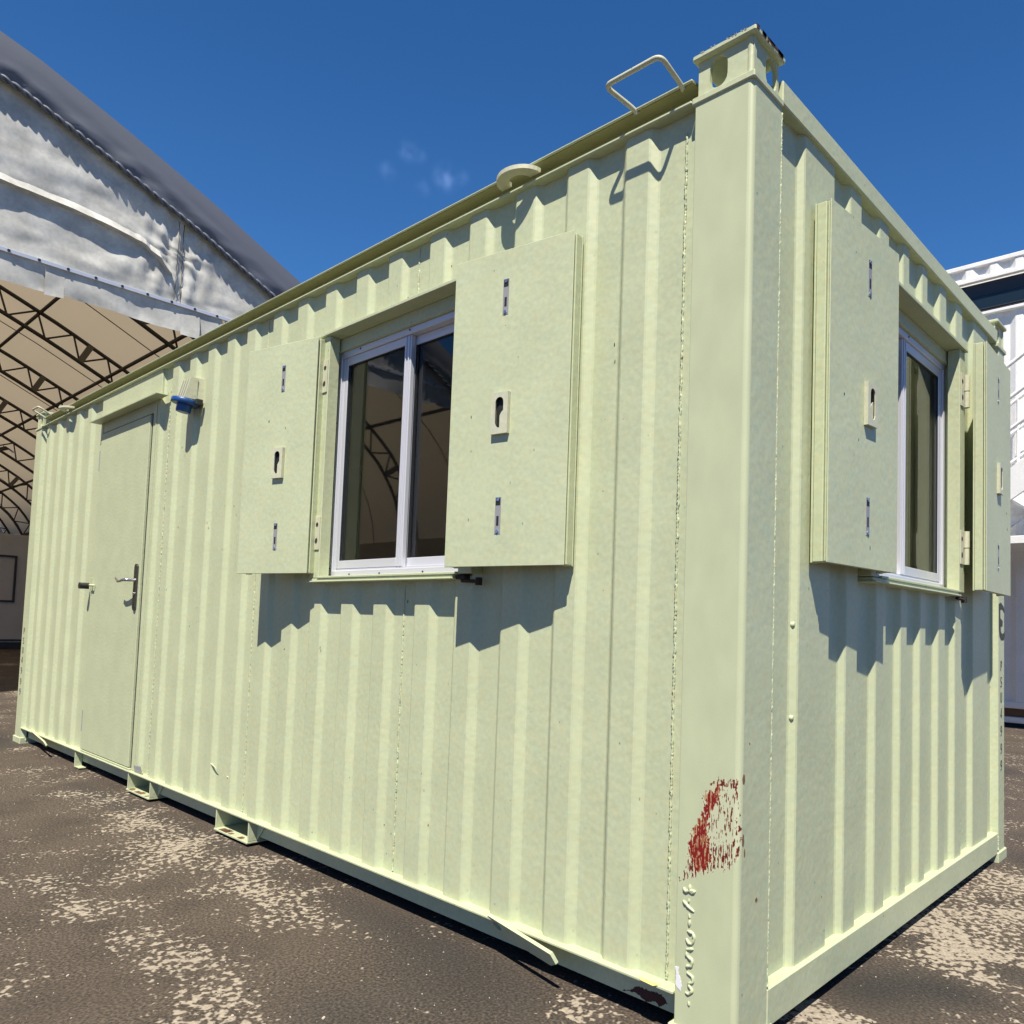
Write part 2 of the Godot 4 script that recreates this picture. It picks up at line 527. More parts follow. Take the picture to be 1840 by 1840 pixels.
func make_shutter(parent: Node3D, t: Transform3D, w: float, h: float, hinge_dir: float, marks: int) -> void:
	# local: x 0 (hinge edge) .. w (free edge, times hinge_dir), y 0 .. h, front face at z = 0
	var sh := node("shutter", parent, t)
	var d := hinge_dir
	var s := Shape.new()
	s.box(Vector3(0, 0, -0.004), Vector3(w * d, h, 0), 0.0015)
	part("front_sheet", s, M.paint, sh)
	for e in [0.004, w - 0.004]:
		s = Shape.new()
		var inn: float = e + (0.03 if e < 0.1 else -0.03)
		s.box(Vector3(e * d, 0.004, -0.012), Vector3(inn * d, h - 0.004, -0.0045), 0.001)
		var e2: float = e - (0.003 if e < 0.1 else -0.003)
		s.box(Vector3(e2 * d, 0.002, -0.043), Vector3(inn * d, h - 0.002, -0.0145), 0.002)
		var e3: float = e - (0.004 if e < 0.1 else -0.004)
		s.box(Vector3(e3 * d, 0.0, -0.049), Vector3(inn * d, h, -0.0435), 0.001)
		part("edge_rail", s, M.paint, sh)
	for e in [0.005, h - 0.035]:
		s = Shape.new()
		s.box(Vector3(0.036 * d, e, -0.041), Vector3((w - 0.036) * d, e + 0.03, -0.0045), 0.002)
		part("edge_rail", s, M.paint, sh)
	s = Shape.new()
	s.box(Vector3(0.034 * d, 0.036, -0.020), Vector3((w - 0.034) * d, h - 0.036, -0.008))
	part("back_sheet", s, M.paint, sh)
	# flush pull in the middle: a raised cover with a slot
	var cx := (w * 0.46) * d
	var cy := h * 0.475
	s = Shape.new()
	var hole := shift(slot_poly(0.030, 0.092, 6), Vector2(0.031, 0.064))
	s.plate_hole(Vector3(cx - 0.031, cy - 0.062, 0.010), X3, Y3, 0.062, 0.124, hole, Vector2(0.031, 0.064), Z3 * 0.003)
	for q in [[-0.031, -0.026], [0.026, 0.031]]:
		s.box(Vector3(cx + q[0], cy - 0.062, 0.0005), Vector3(cx + q[1], cy + 0.062, 0.0098), 0.0)
	s.box(Vector3(cx - 0.0258, cy + 0.056, 0.0005), Vector3(cx + 0.0258, cy + 0.062, 0.0098))
	s.box(Vector3(cx - 0.0258, cy - 0.062, 0.0005), Vector3(cx + 0.0258, cy - 0.056, 0.0098))
	part("pull_cover", s, M.cream, sh)
	s = Shape.new()
	s.box(Vector3(cx - 0.018, cy - 0.048, 0.0006), Vector3(cx + 0.018, cy + 0.054, 0.0012))
	part("pull_recess", s, M.dark, sh)
	s = Shape.new()
	s.prism(PackedVector2Array([Vector2(-0.002, -0.046), Vector2(0.014, -0.046), Vector2(0.014, 0.012), Vector2(0.004, 0.004), Vector2(-0.002, -0.006)]), Vector3(cx, cy, 0.004), X3, Y3, Z3 * 0.003)
	part("pull_tongue", s, M.cream, sh)
	# two flush bolts
	for e in [0.15, h - 0.145]:
		s = Shape.new()
		s.box(Vector3(cx - 0.0105, e - 0.055, -0.001), Vector3(cx + 0.0105, e + 0.055, 0.0012), 0.0004)
		part("bolt_plate", s, M.galv, sh)
		s = Shape.new()
		for yy in [-0.047, 0.047]:
			s.tube([Vector3(cx, e + yy, 0.001), Vector3(cx, e + yy, 0.0035)], 0.0055, 8)
		tag(part("bolt_screws", s, M.steel, sh), "", "", "", "stuff")
		s = Shape.new()
		s.box(Vector3(cx - 0.004, e - 0.03, 0.0012), Vector3(cx + 0.004, e - 0.002, 0.0018))
		s.box(Vector3(cx - 0.0085, e + 0.03, 0.0012), Vector3(cx + 0.0085, e + 0.052, 0.0017))
		tag(part("bolt_slot", s, M.dark, sh), "", "", "", "stuff")
	if marks > 0:
		s = Shape.new()
		rng.seed = marks
		for q in 2:
			var c := Vector2(rng.randf_range(0.05, w - 0.05) * d, rng.randf_range(0.03, h - 0.03))
			s.prism(PackedVector2Array(blot(c, rng.randf_range(0.0012, 0.003), rng.randf_range(0.003, 0.008))), Vector3(0, 0, 0.0002), X3, Y3, Z3 * 0.0006)
		tag(part("paint_nicks", s, M.dark_rust, sh), "", "", "", "stuff")


# window with steel surround, aluminium slider and its two shutters; cx = centre along the wall
func make_window(b: Node3D, t: Transform3D, cx: float, dy: float, sh: Array, end_wall: bool) -> void:
	var f := node("window", b, t * Transform3D(Basis(), Vector3(cx, dy, 0)))
	var s := Shape.new()
	# flanges left and right, each with a rebate
	for k in [-1.0, 1.0]:
		s = Shape.new()
		s.box(Vector3(k * 0.487, 1.118, -0.034), Vector3(k * 0.420, 2.0875, 0.012), 0.002)
		part("jamb_flange", s, M.paint, f)
		s = Shape.new()
		s.box(Vector3(k * 0.4865, 1.118, -0.112), Vector3(k * 0.456, 2.0875, -0.0345), 0.001)
		part("jamb", s, M.paint, f)
	# head
	s = Shape.new()
	s.box(Vector3(-0.505, 2.088, -0.112), Vector3(0.490, 2.100, 0.024), 0.0015)
	s.box(Vector3(-0.455, 2.038, -0.112), Vector3(0.455, 2.0875, -0.040), 0.0015)
	part("head", s, M.paint, f)
	# sill in three steps
	s = Shape.new()
	s.box(Vector3(-0.487, 1.1005, -0.112), Vector3(0.400, 1.106, 0.026), 0.0015)
	s.box(Vector3(-0.485, 1.1063, -0.112), Vector3(0.400, 1.1155, 0.016), 0.0015)
	s.box(Vector3(-0.4195, 1.1158, -0.112), Vector3(0.4195, 1.124, 0.020), 0.0015)
	part("sill", s, M.paint, f)
	# hinge leaves and barrels, with bolts
	for k in [-1.0, 1.0]:
		for y in [1.295, 1.925]:
			s = Shape.new()
			s.box(Vector3(k * 0.424, y - 0.066, 0.0122), Vector3(k * 0.462, y + 0.066, 0.0165), 0.001)
			s.tube([Vector3(k * 0.476, y - 0.066, 0.022), Vector3(k * 0.476, y - 0.002, 0.022)], 0.0115, 10)
			s.tube([Vector3(k * 0.476, y + 0.001, 0.022), Vector3(k * 0.476, y + 0.066, 0.022)], 0.0125, 10)
			s.box(Vector3(k * 0.482, y + 0.002, 0.012), Vector3(k * 0.520, y + 0.062, 0.017), 0.001)
			part("hinge", s, M.cream, f)
			s = Shape.new()
			s.tube([Vector3(k * 0.440, y + 0.034, 0.0163), Vector3(k * 0.440, y + 0.034, 0.0172)], 0.009, 10)
			s.prism(PackedVector2Array(blot(Vector2(k * 0.442, y - 0.03), 0.010, 0.012)), Vector3(0, 0, 0.0164), X3, Y3, Z3 * 0.0006)
			tag(part("hinge_hole", s, M.dark_rust, f), "", "", "", "stuff")
	# aluminium frame and sashes
	var al: Shape
	for k in [-1.0, 1.0]:
		al = Shape.new()
		al.box(Vector3(k * 0.4555, 1.1245, -0.100), Vector3(k * 0.432, 2.0375, -0.052), 0.002)
		al.box(Vector3(k * 0.4318, 1.150, -0.100), Vector3(k * 0.418, 2.013, -0.060), 0.002)
		part("window_frame", al, M.alu, f)
	al = Shape.new()
	al.box(Vector3(-0.4317, 2.013, -0.100), Vector3(0.4317, 2.0373, -0.052), 0.002)
	part("window_frame", al, M.alu, f)
	al = Shape.new()
	al.box(Vector3(-0.4317, 1.1245, -0.100), Vector3(0.4317, 1.150, -0.050), 0.002)
	al.box(Vector3(-0.4317, 1.1502, -0.100), Vector3(0.4317, 1.158, -0.062), 0.001)
	part("window_frame", al, M.alu, f)
	var left := -1.0 if not end_wall else 1.0     # the outer sash
	for k in [-1.0, 1.0]:
		var z := -0.060 if k == left else -0.082
		var sash := Shape.new()
		var xa: float = k * 0.4175
		var xb: float = -k * 0.022
		var st_: float = signf(xb - xa)
		sash.box(Vector3(xa, 1.1585, z - 0.018), Vector3(xa + st_ * 0.022, 2.0125, z), 0.0015)
		sash.box(Vector3(xb, 1.1585, z - 0.018), Vector3(xb - st_ * 0.040, 2.0125, z), 0.0015)
		sash.box(Vector3(xb - st_ * 0.008, 1.160, z), Vector3(xb - st_ * 0.014, 2.011, z + 0.004), 0.001)
		sash.box(Vector3(xb - st_ * 0.026, 1.160, z), Vector3(xb - st_ * 0.032, 2.011, z + 0.004), 0.001)
		sash.box(Vector3(xa + st_ * 0.0222, 1.980, z - 0.018), Vector3(xb - st_ * 0.0402, 2.0124, z), 0.0015)
		sash.box(Vector3(xa + st_ * 0.0222, 1.1586, z - 0.018), Vector3(xb - st_ * 0.0402, 1.190, z), 0.0015)
		part("sash", sash, M.alu, f)
		var gl := Shape.new()
		gl.box(Vector3(xa + st_ * 0.0205, 1.188, z - 0.012), Vector3(xb - st_ * 0.038, 1.982, z - 0.007))
		part("pane", gl, M.glass, f)
		var gk := Shape.new()
		for q in [[xa + st_ * 0.0224, xa + st_ * 0.0265], [xb - st_ * 0.0404, xb - st_ * 0.0445]]:
			gk.box(Vector3(q[0], 1.1905, z - 0.0065), Vector3(q[1], 1.9795, z - 0.002))
		gk.box(Vector3(xa + st_ * 0.027, 1.976, z - 0.0065), Vector3(xb - st_ * 0.045, 1.9795, z - 0.002))
		part("gasket", gk, M.black, f)
	var sc := Shape.new()
	for p in [Vector3(-0.30, 2.028, -0.052), Vector3(0.02, 2.028, -0.052), Vector3(-0.445, 1.16, -0.052), Vector3(-0.30, 1.134, -0.05), Vector3(-0.1, 1.134, -0.05), Vector3(0.16, 1.134, -0.05), Vector3(-0.448, 1.75, -0.052)]:
		sc.tube([p, p + Z3 * 0.002], 0.004, 6)
	tag(part("frame_screws", sc, M.black, f), "", "", "", "stuff")
	# catches hanging under the sill
	var c := Shape.new()
	c.box(Vector3(0.405, 1.100, -0.019), Vector3(0.45, 1.113, 0.008), 0.002)
	c.tube([Vector3(0.43, 1.095, 0.0), Vector3(0.52, 1.092, 0.004)], 0.006, 8)
	c.tube([Vector3(0.515, 1.104, 0.004), Vector3(0.515, 1.080, 0.004)], 0.011, 8)
	part("shutter_catch", c, M.dark_rust, f)
	# shutters: [hinge x, hinge z, free x, free z, y0, y1, which]
	for q in sh:
		var h := Vector3(q[0], 0, q[1])
		var e := Vector3(q[2], 0, q[3])
		var w := (e - h).length()
		var d := signf(q[2] - q[0])
		var ax := (e - h).normalized() * d
		var az := ax.cross(Y3)
		make_shutter(b, t * Transform3D(Basis(), Vector3(cx, dy, 0)) * Transform3D(Basis(ax, Y3, az), Vector3(q[0], q[4], q[1])), w, q[5] - q[4], d, q[6])


func make_site_building() -> void:
	var b := node("site_office", self)
	tag(b, "pale green corrugated steel portable site office with a door and two shuttered windows", "portable building")
	var s: Shape

	# ---- corner posts
	for kx in [-1.0, 1.0]:
		for kz in [-1.0, 1.0]:
			var t := corner(kx, kz)
			var far_end: bool = kx < 0 and kz > 0
			var wz := 0.151 if not far_end else 0.118
			s = Shape.new()
			var main: bool = kx < 0 and kz < 0
			if main:
				s.uvf = func(p: Vector3) -> Vector2: return Vector2(1.0 - p.x / 0.17, 1.0 - p.y / 2.4)
			s.xf = t
			var s2 := Shape.new()
			s2.xf = t
			# plan outline: flank, long face, rounded corner, end face, flank
			var r := 0.014
			var out := [Vector2(0.190, 0.036), Vector2(0.1705, 0.006), Vector2(0.1685, 0.004), Vector2(0.004 + r, 0.004)]
			for i in 5:
				var a := PI * 1.5 - PI / 2 * i / 4.0
				if i > 0 and i < 4: out.append(Vector2(0.004 + r + cos(a) * r, 0.004 + r + sin(a) * r))
			out += [Vector2(0.004, 0.004 + r), Vector2(0.004, wz), Vector2(0.007, wz + 0.003), Vector2(0.036, wz + 0.016)]
			for i in out.size() - 1:
				var p: Vector2 = out[i]
				var q: Vector2 = out[i + 1]
				s.st.set_smooth_group(3 if i > 2 and i < 8 else -1)
				var nrm := Vector3(q.y - p.y, 0, p.x - q.x)
				var mid := Vector3((p.x + q.x) / 2, 0, (p.y + q.y) / 2) - Vector3(0.1, 0, 0.1)
				if nrm.dot(mid) < 0: nrm = -nrm
				(s if i < 7 else s2).face([Vector3(p.x, -0.005, p.y), Vector3(q.x, -0.005, q.y), Vector3(q.x, 2.309, q.y), Vector3(p.x, 2.309, p.y)], nrm)
			var po := part("corner_post", s, M.post if main else M.paint, b)
			part("post_face", s2, M.paint, po)
			# seat plate
			s = Shape.new()
			s.xf = t
			s.box(Vector3(-0.003, GROUND - 0.004, -0.003), Vector3(0.185, 0.018, wz + 0.025), 0.004)
			part("base_plate", s, M.paint, b)
			var ca := part("corner_casting", casting(t, true), M.paint, b)
			if main:
				s = Shape.new()
				rng.seed = 5
				for q in 26:    # flaked, rusty edge of the top plate over the end wall
					var z := rng.randf_range(-0.155, -0.005)
					var wv := rng.randf_range(0.002, 0.007) * (1.0 if z > -0.08 else 1.7)
					s.box(Vector3(0.0028, 2.441 - rng.randf_range(0.002, 0.014), z - wv), Vector3(0.0042, 2.4405, z + wv))
				tag(part("rust_flakes", s, M.rust, ca), "", "", "", "stuff")
				s = Shape.new()
				for q in 16:
					var x := rng.randf_range(-0.155, -0.02)
					s.box(Vector3(x - rng.randf_range(0.001, 0.004), 2.4395 - rng.randf_range(0.001, 0.006), 0.0028), Vector3(x + 0.002, 2.4402, 0.0036))
				tag(part("flaked_paint", s, M.galv, ca), "", "", "", "stuff")
				s = chip([Vector2(-0.1684, 0.1511), Vector2(-0.1594, 0.152), Vector2(-0.158, 0.135), Vector2(-0.1495, 0.1202), Vector2(-0.1511, 0.0977), Vector2(-0.166, 0.1086), Vector2(-0.1665, 0.1343)], LONG, -0.0038, 71, 0.0015)
				part("white_paint_dab", s, M.white_dab, po)
				make_bead_marks(po)
				s = Shape.new()
				rng.seed = 77
				for q in [[0.62, -0.02, 0.006, 0.012], [0.48, -0.022, 0.005, 0.015], [0.45, -0.03, 0.003, 0.010], [0.33, -0.09, 0.006, 0.005], [0.70, -0.045, 0.002, 0.003]]:
					s.prism(PackedVector2Array(blot(Vector2(q[1], q[0]), q[2], q[3])), Vector3(-0.0038, 0, 0), Z3, Y3, X3 * 0.0006)
				tag(part("rust_spots", s, M.brown, po), "", "", "", "stuff")
	# ---- long side top rail: channel open outwards (front and back)
	for side in [0, 1]:
		var t := LONG if side == 0 else Transform3D(Basis(Y3, PI), Vector3(-6.058, 0, -2.438))
		s = Shape.new()
		s.xf = t
		s.box(Vector3(-5.877, 2.318, -0.062), Vector3(-0.181, 2.328, -0.001), 0.003)
		part("top_rail", s, M.paint, b)
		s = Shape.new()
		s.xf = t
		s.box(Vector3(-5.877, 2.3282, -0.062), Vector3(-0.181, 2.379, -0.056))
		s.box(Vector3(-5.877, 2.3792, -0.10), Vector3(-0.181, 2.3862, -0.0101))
		part("rail_web", s, M.channel_shade, b)
		s = Shape.new()
		s.xf = t
		s.box(Vector3(-5.877, 2.3792, -0.010), Vector3(-0.181, 2.387, -0.002), 0.0028)
		part("top_rail_lip", s, M.paint, b)
	# end top rails
	for side in [0, 1]:
		var t := END if side == 0 else Transform3D(Basis(Y3, -PI / 2), Vector3(-6.058, 0, -2.438))
		s = Shape.new()
		s.xf = t
		s.box(Vector3(0.158, 2.326, -0.060), Vector3(2.302, 2.389, -0.004), 0.003)
		part("end_top_rail", s, M.paint, b)
		s = Shape.new()
		s.xf = t
		s.box(Vector3(0.152, 0.010, -0.10), Vector3(2.306, 0.104, -0.003), 0.004)
		part("end_bottom_rail", s, M.paint, b)
	# roof, floor
	s = Shape.new()
	s.box(Vector3(-5.87, 2.345, -2.37), Vector3(-0.19, 2.375, -0.066))
	s.box(Vector3(-0.1898, 2.345, -2.27), Vector3(-0.064, 2.375, -0.17))
	s.box(Vector3(-5.8702, 2.345, -2.27), Vector3(-5.99, 2.375, -0.17))
	part("roof_sheet", s, M.paint, b)
	s = Shape.new()
	s.box(Vector3(-5.94, 0.105, -2.34), Vector3(-0.11, 0.14, -0.07))
	part("floor_deck", s, M.floor, b)

	# ---- long side bottom rail, cut for the fork pockets
	var pockets := [[-3.745, -3.435], [-2.655, -2.345], [-4.70, -4.64]]
	s = Shape.new()
	s.box(Vector3(-5.887, 0.0855, -0.062), Vector3(-0.171, 0.093, 0.003), 0.0015)
	part("bottom_rail_ledge", s, M.paint, b)
	for q in [[-5.887, -3.745], [-3.435, -2.655], [-2.345, -0.171]]:
		s = Shape.new()
		s.box(Vector3(q[0], 0.015, -0.055), Vector3(q[1], 0.0853, -0.047))
		part("bottom_rail_web", s, M.paint, b)
	s = Shape.new()
	s.xf = Transform3D(Basis(Y3, PI), Vector3(-6.058, 0, -2.438))
	s.box(Vector3(-5.887, 0.015, -0.06), Vector3(-0.171, 0.093, -0.003))
	part("rear_bottom_rail", s, M.paint, b)
	for i in 2:
		var q: Array = pockets[i]
		s = Shape.new()
		for e in 2:
			var x: float = q[e]
			s.box(Vector3(x - 0.004, -0.002, -0.75), Vector3(x + 0.004, 0.085, -0.002), 0.001)
			var g := 0.085 * (1 if e == 1 else -1)
			# triangular gusset beside the pocket
			s.prism(PackedVector2Array([Vector2(0.0042 * signf(g), -0.002), Vector2(0.0042 * signf(g), 0.084), Vector2(g, 0.084)]), Vector3(x, 0, -0.046), X3, Y3, Z3 * 0.006)
		s.box(Vector3(q[0] - 0.004, -0.012, -0.75), Vector3(q[1] + 0.004, -0.0025, 0.004), 0.002)
		s.box(Vector3(q[0] + 0.0045, 0.078, -0.75), Vector3(q[1] - 0.0045, 0.085, -0.008))
		s.box(Vector3(q[0] + 0.0045, 0.0, -0.78), Vector3(q[1] - 0.0045, 0.078, -0.76))
		part("fork_pocket", s, M.paint, b)
		s = Shape.new()
		rng.seed = 30 + i
		for j in 9:
			var x := rng.randf_range(q[0] + 0.03, q[1] - 0.03)
			var a := rng.randf_range(0.006, 0.02)
			s.box(Vector3(x - a, -0.0023, -0.035 + rng.randf() * 0.02), Vector3(x + a, -0.0012, 0.002))
		tag(part("scraped_lip", s, M.brown, b), "", "", "", "stuff")
	s = Shape.new()
	s.box(Vector3(-4.66, -0.018, -0.045), Vector3(-4.648, 0.085, -0.004), 0.001)
	s.box(Vector3(-4.66, -0.018, -0.045), Vector3(-4.57, -0.012, -0.006), 0.001)
	part("rail_bracket", s, M.paint, b)
	# bent tie-down plates by both ends
	for q in [[-0.828, -0.520, 1], [-5.60, -5.11, 2]]:
		var xa: float = q[0]
		var xb: float = q[1]
		var o := Vector3(xa, 0.102, -0.004)
		var ax := Vector3(xb - xa, -0.012, 0.046).normalized()
		var ay := Vector3(0.05, 1.0, 0.55)
		ay = (ay - ax * ay.dot(ax)).normalized()
		s = Shape.new()
		var hole := PackedVector2Array()
		for i in 14:
			hole.append(Vector2(0.038 + cos(TAU * i / 14) * 0.021, 0.030 + sin(TAU * i / 14) * 0.014))
		var L2: float = (xb - xa) / ax.x
		var nn := ax.cross(ay) * 0.010
		s.plate_hole(o - ay * 0.054, ax, ay, 0.075, 0.054, hole, Vector2(0.038, 0.030), nn)
		s.prism(PackedVector2Array([Vector2(0.0752, -0.054), Vector2(L2 * 0.90, -0.050), Vector2(L2, -0.030), Vector2(L2 * 0.97, 0.0), Vector2(0.0752, 0.0)]), o, ax, ay, nn)
		part("tie_down_plate", s, M.paint, b)
	s = chip([Vector2(-0.3268, 0.0312), Vector2(-0.3156, 0.044), Vector2(-0.27, 0.046), Vector2(-0.2365, 0.0487), Vector2(-0.2163, 0.0323), Vector2(-0.225, 0.030), Vector2(-0.2421, 0.0165), Vector2(-0.255, 0.025), Vector2(-0.2824, 0.0155), Vector2(-0.31, 0.026), Vector2(-0.3357, 0.0252), Vector2(-0.36, 0.018)], LONG, -0.0468, 8, 0.002)
	part("rust_patch", s, M.rust, b)
	s = Shape.new()
	s.prism(PackedVector2Array([Vector2(-0.275, 0.002), Vector2(-0.21, 0.004), Vector2(-0.222, -0.014), Vector2(-0.262, -0.010)]), Vector3(0, 0.0932, 0), X3, -Z3, Y3 * 0.0006)
	part("yellow_stain", s, std(lin(0.65, 0.55, 0.18), 0.7), b)

	# ---- corrugated long wall, in four sheets between weld seams
	var inn := [-0.300, -0.517, -0.737, -0.957, -1.170, -1.416, -1.630, -1.855, -2.078, -2.294, -2.544, -2.750, -2.964, -3.184, -3.405, -3.636]
	var holes := [[-1.90, -0.98, 1.112, 2.095]]
	var sheets := [[0, 5, -0.188, -1.355], [5, 10, -1.355, -2.470], [10, 15, -2.470, -3.560], [15, 16, -3.560, -3.660]]
	for q in sheets:
		var prof := [Vector2(q[2], WI)]
		for i in range(q[0], q[1]):
			var x: float = inn[i]
			prof += [Vector2(x, WI), Vector2(x - 0.021, WO)]
			if i < 15 and i + 1 != q[1] or i == 4 or i == 9 or i == 14:
				prof += [Vector2(x - 0.103, WO), Vector2(x - 0.124, WI)]
		if q[0] == 15: prof.append(Vector2(q[3], WO))
		else: prof.append(Vector2(q[3], WI))
		part("wall_panel", corrugated(prof, 0.0932, 2.3178, holes, LONG), M.paint, b)
	var prof2 := [Vector2(-4.60, WI)]
	for x in [-4.79, -5.03, -5.250, -5.475, -5.705]:
		prof2 += [Vector2(x, WI), Vector2(x - 0.030, WO), Vector2(x - 0.106, WO), Vector2(x - 0.132, WI)]
	prof2.append(Vector2(-5.872, WI))
	part("wall_panel", corrugated(prof2, 0.0932, 2.3178, [], LONG), M.paint, b)
	# end wall
	var pe := [Vector2(0.156, WI)]
	for q in [[0.300, 0.512], [0.612, 0.716], [0.850, 0.952], [1.072, 1.150], [1.270, 1.347], [1.478, 1.575], [1.686, 1.790], [1.937, 2.185]]:
		pe += [Vector2(q[0], WI), Vector2(q[0] + 0.017, WO), Vector2(q[1], WO), Vector2(q[1] + 0.020, WI)]
	pe.append(Vector2(2.305, WI))
	part("end_wall_panel", corrugated(pe, 0.1042, 2.3258, [[0.775, 1.695, 1.137, 2.120]], END), M.paint, b)
	# back and far end
	for t in [Transform3D(Basis(Y3, PI), Vector3(-6.058, 0, -2.438)), Transform3D(Basis(Y3, -PI / 2), Vector3(-6.058, 0, -2.438))]:
		var L: float = 5.872 if t.basis.x.x < -0.5 else -2.305
		var pb := []
		if L > 0:
			pb.append(Vector2(-0.19, WI))
			var x := -0.3
			while x > -5.7:
				pb += [Vector2(x, WI), Vector2(x - 0.021, WO), Vector2(x - 0.103, WO), Vector2(x - 0.124, WI)]
				x -= 0.2205
			pb.append(Vector2(-5.872, WI))
		else:
			pb.append(Vector2(0.156, WI))
			var x := 0.3
			while x < 2.15:
				pb += [Vector2(x, WI), Vector2(x + 0.017, WO), Vector2(x + 0.1, WO), Vector2(x + 0.12, WI)]
				x += 0.22
			pb.append(Vector2(2.305, WI))
		part("rear_wall_panel", corrugated(pb, 0.094, 2.317, [], t), M.paint, b)
	# seams
	part("weld_bead", weld(-0.2135, 0.10, 2.27, WI + 0.001, LONG, 1, 0.0034), M.paint, b)
	part("weld_bead", weld(-1.356, 0.10, 1.09, WI + 0.001, LONG, 2, 0.0036), M.paint, b)
	part("weld_bead", weld(-1.356, 2.10, 2.31, WI + 0.001, LONG, 2, 0.0036), M.paint, b)
	part("weld_bead", weld(-2.472, 0.10, 2.31, WI + 0.001, LONG, 3, 0.0032), M.paint, b)
	part("weld_bead", weld(-3.562, 0.10, 2.20, WI + 0.001, LONG, 4, 0.0034), M.paint, b)
	part("weld_bead", weld(0.154, 0.11, 2.30, -0.005, END, 5, 0.0028), M.paint, b)
	part("weld_bead", weld(1.845, 0.11, 1.12, WI + 0.001, END, 6, 0.0032), M.paint, b)
	part("weld_bead", weld(2.312, 0.03, 0.10, -0.004, END, 7, 0.005), M.paint, b)
	for y in [0.985, 0.74]:
		s = Shape.new()
		s.xf = END
		s.tube([Vector3(0.308, y, WI + 0.004), Vector3(0.308, y, WI + 0.010), Vector3(0.308, y, WI + 0.013)], [0.0075, 0.0075, 0.004], 10)
		part("rivet", s, M.paint, b)
	# wall dents low down near the door
	for q in [[-2.795, -2.715, 0.268, 0.250], [-2.61, -2.575, 0.236, 0.228]]:
		s = Shape.new()
		s.tube([Vector3(q[0], q[2], WO - 0.0035), Vector3((q[0] + q[1]) / 2, q[2] - 0.004, WO), Vector3(q[1], q[3], WO - 0.0035)], [0.001, 0.0042, 0.001], 6)
		part("dent_crease", s, M.paint, b)
	s = chip([Vector2(-3.70, 0.1247), Vector2(-3.60, 0.1349), Vector2(-3.575, 0.1), Vector2(-3.68, 0.096)], LONG, -0.0115, 18, 0.004)
	part("bare_metal_patch", s, M.galv, b)
	# scuffs
	s = Shape.new()
	rng.seed = 40
	for q in 26:
		var c := Vector2(rng.randf_range(-3.5, -0.25), rng.randf_range(0.15, 2.2))
		if c.x > -2.45 and c.x < -0.45 and c.y > 1.05: continue
		s.prism(PackedVector2Array(blot(c, rng.randf_range(0.0012, 0.0028), rng.randf_range(0.002, 0.007))), Vector3(0, 0, WO + 0.0002), X3, Y3, Z3 * 0.0006)
	var mk := part("paint_nicks", s, M.dark_rust, b)
	tag(mk, "", "", "", "stuff")
	# lining inside
	var lin_boxes := [[-5.95, 0.141, -0.105, -1.905, 2.33, -0.115], [-0.975, 0.141, -0.105, -0.115, 2.33, -0.115], [-1.9048, 0.141, -0.105, -0.9752, 1.115, -0.115], [-1.9048, 2.09, -0.105, -0.9752, 2.33, -0.115],
		[-5.95, 0.141, -2.33, -0.115, 2.33, -2.32], [-5.96, 0.141, -2.319, -5.95, 2.33, -0.116], [-5.94, 2.331, -2.32, -0.12, 2.338, -0.12]]
	for q in [[-0.116, -0.770, 0.141, 2.33], [-1.70, -2.318, 0.141, 2.33], [-0.7702, -1.6998, 0.141, 1.14], [-0.7702, -1.6998, 2.115, 2.33]]:
		lin_boxes.append([-0.105, q[2], q[0], -0.1145, q[3], q[1]])
	for q in lin_boxes:
		s = Shape.new()
		s.box(Vector3(q[0], q[1], q[2]), Vector3(q[3], q[4], q[5]))
		part("lining_panel", s, M.lining, b)

	make_door(b)
	make_window(b, LONG, -1.44, 0.0, [[-0.445, 0.050, -0.846, 0.138, 1.134, 2.078, 61], [0.470, 0.108, 0.904, 0.040, 1.129, 2.082, 62]], false)
	make_window(b, END, 1.235, 0.025, [[-0.445, 0.073, -0.880, 0.043, 1.127, 2.120, 63], [0.455, 0.100, 0.902, 0.085, 1.125, 2.110, 64]], true)
	make_fittings(b)
	make_letters(b)


func make_bead_marks(p: Node3D) -> void:
	var strokes := [[-0.1506, 0.3421, -0.1446, 0.3339, -0.1331, 0.3387, -0.1183, 0.3414, -0.1261, 0.3337, -0.1331, 0.3396, -0.1324, 0.3533],
		[-0.1509, 0.3111, -0.1367, 0.3004, -0.1193, 0.2925], [-0.1342, 0.3183, -0.1340, 0.3107], [-0.1339, 0.2839, -0.1314, 0.2750], [-0.1313, 0.2712, -0.1315, 0.2559],
		[-0.1374, 0.2437, -0.1213, 0.2416, -0.1169, 0.2315, -0.1229, 0.2165, -0.1320, 0.2157, -0.1404, 0.2248],
		[-0.1192, 0.2062, -0.1385, 0.1995, -0.1370, 0.1857, -0.1208, 0.1792, -0.1238, 0.1651, -0.1386, 0.1605],
		[-0.1359, 0.1471, -0.1197, 0.1418, -0.1183, 0.1291, -0.1318, 0.1228, -0.1259, 0.1153, -0.1189, 0.1100, -0.1288, 0.0983, -0.1392, 0.0996],
		[-0.1295, 0.0820, -0.1274, 0.0733]]
	rng.seed = 6
	for q in strokes:
		var c := Curve3D.new()
		for i in range(0, q.size(), 2):
			c.add_point(Vector3(q[i], q[i + 1], -0.0035))
		var k := maxi(2, int(c.get_baked_length() / 0.004))
		var pts := []
		var rad := []
		for i in k + 1:
			pts.append(c.sample_baked(c.get_baked_length() * i / k))
			rad.append(rng.randf_range(0.0030, 0.0048) * (0.6 if i == 0 or i == k else 1.0))
		part("weld_writing", Shape.new().tube(pts, rad, 7), M.paint, p)


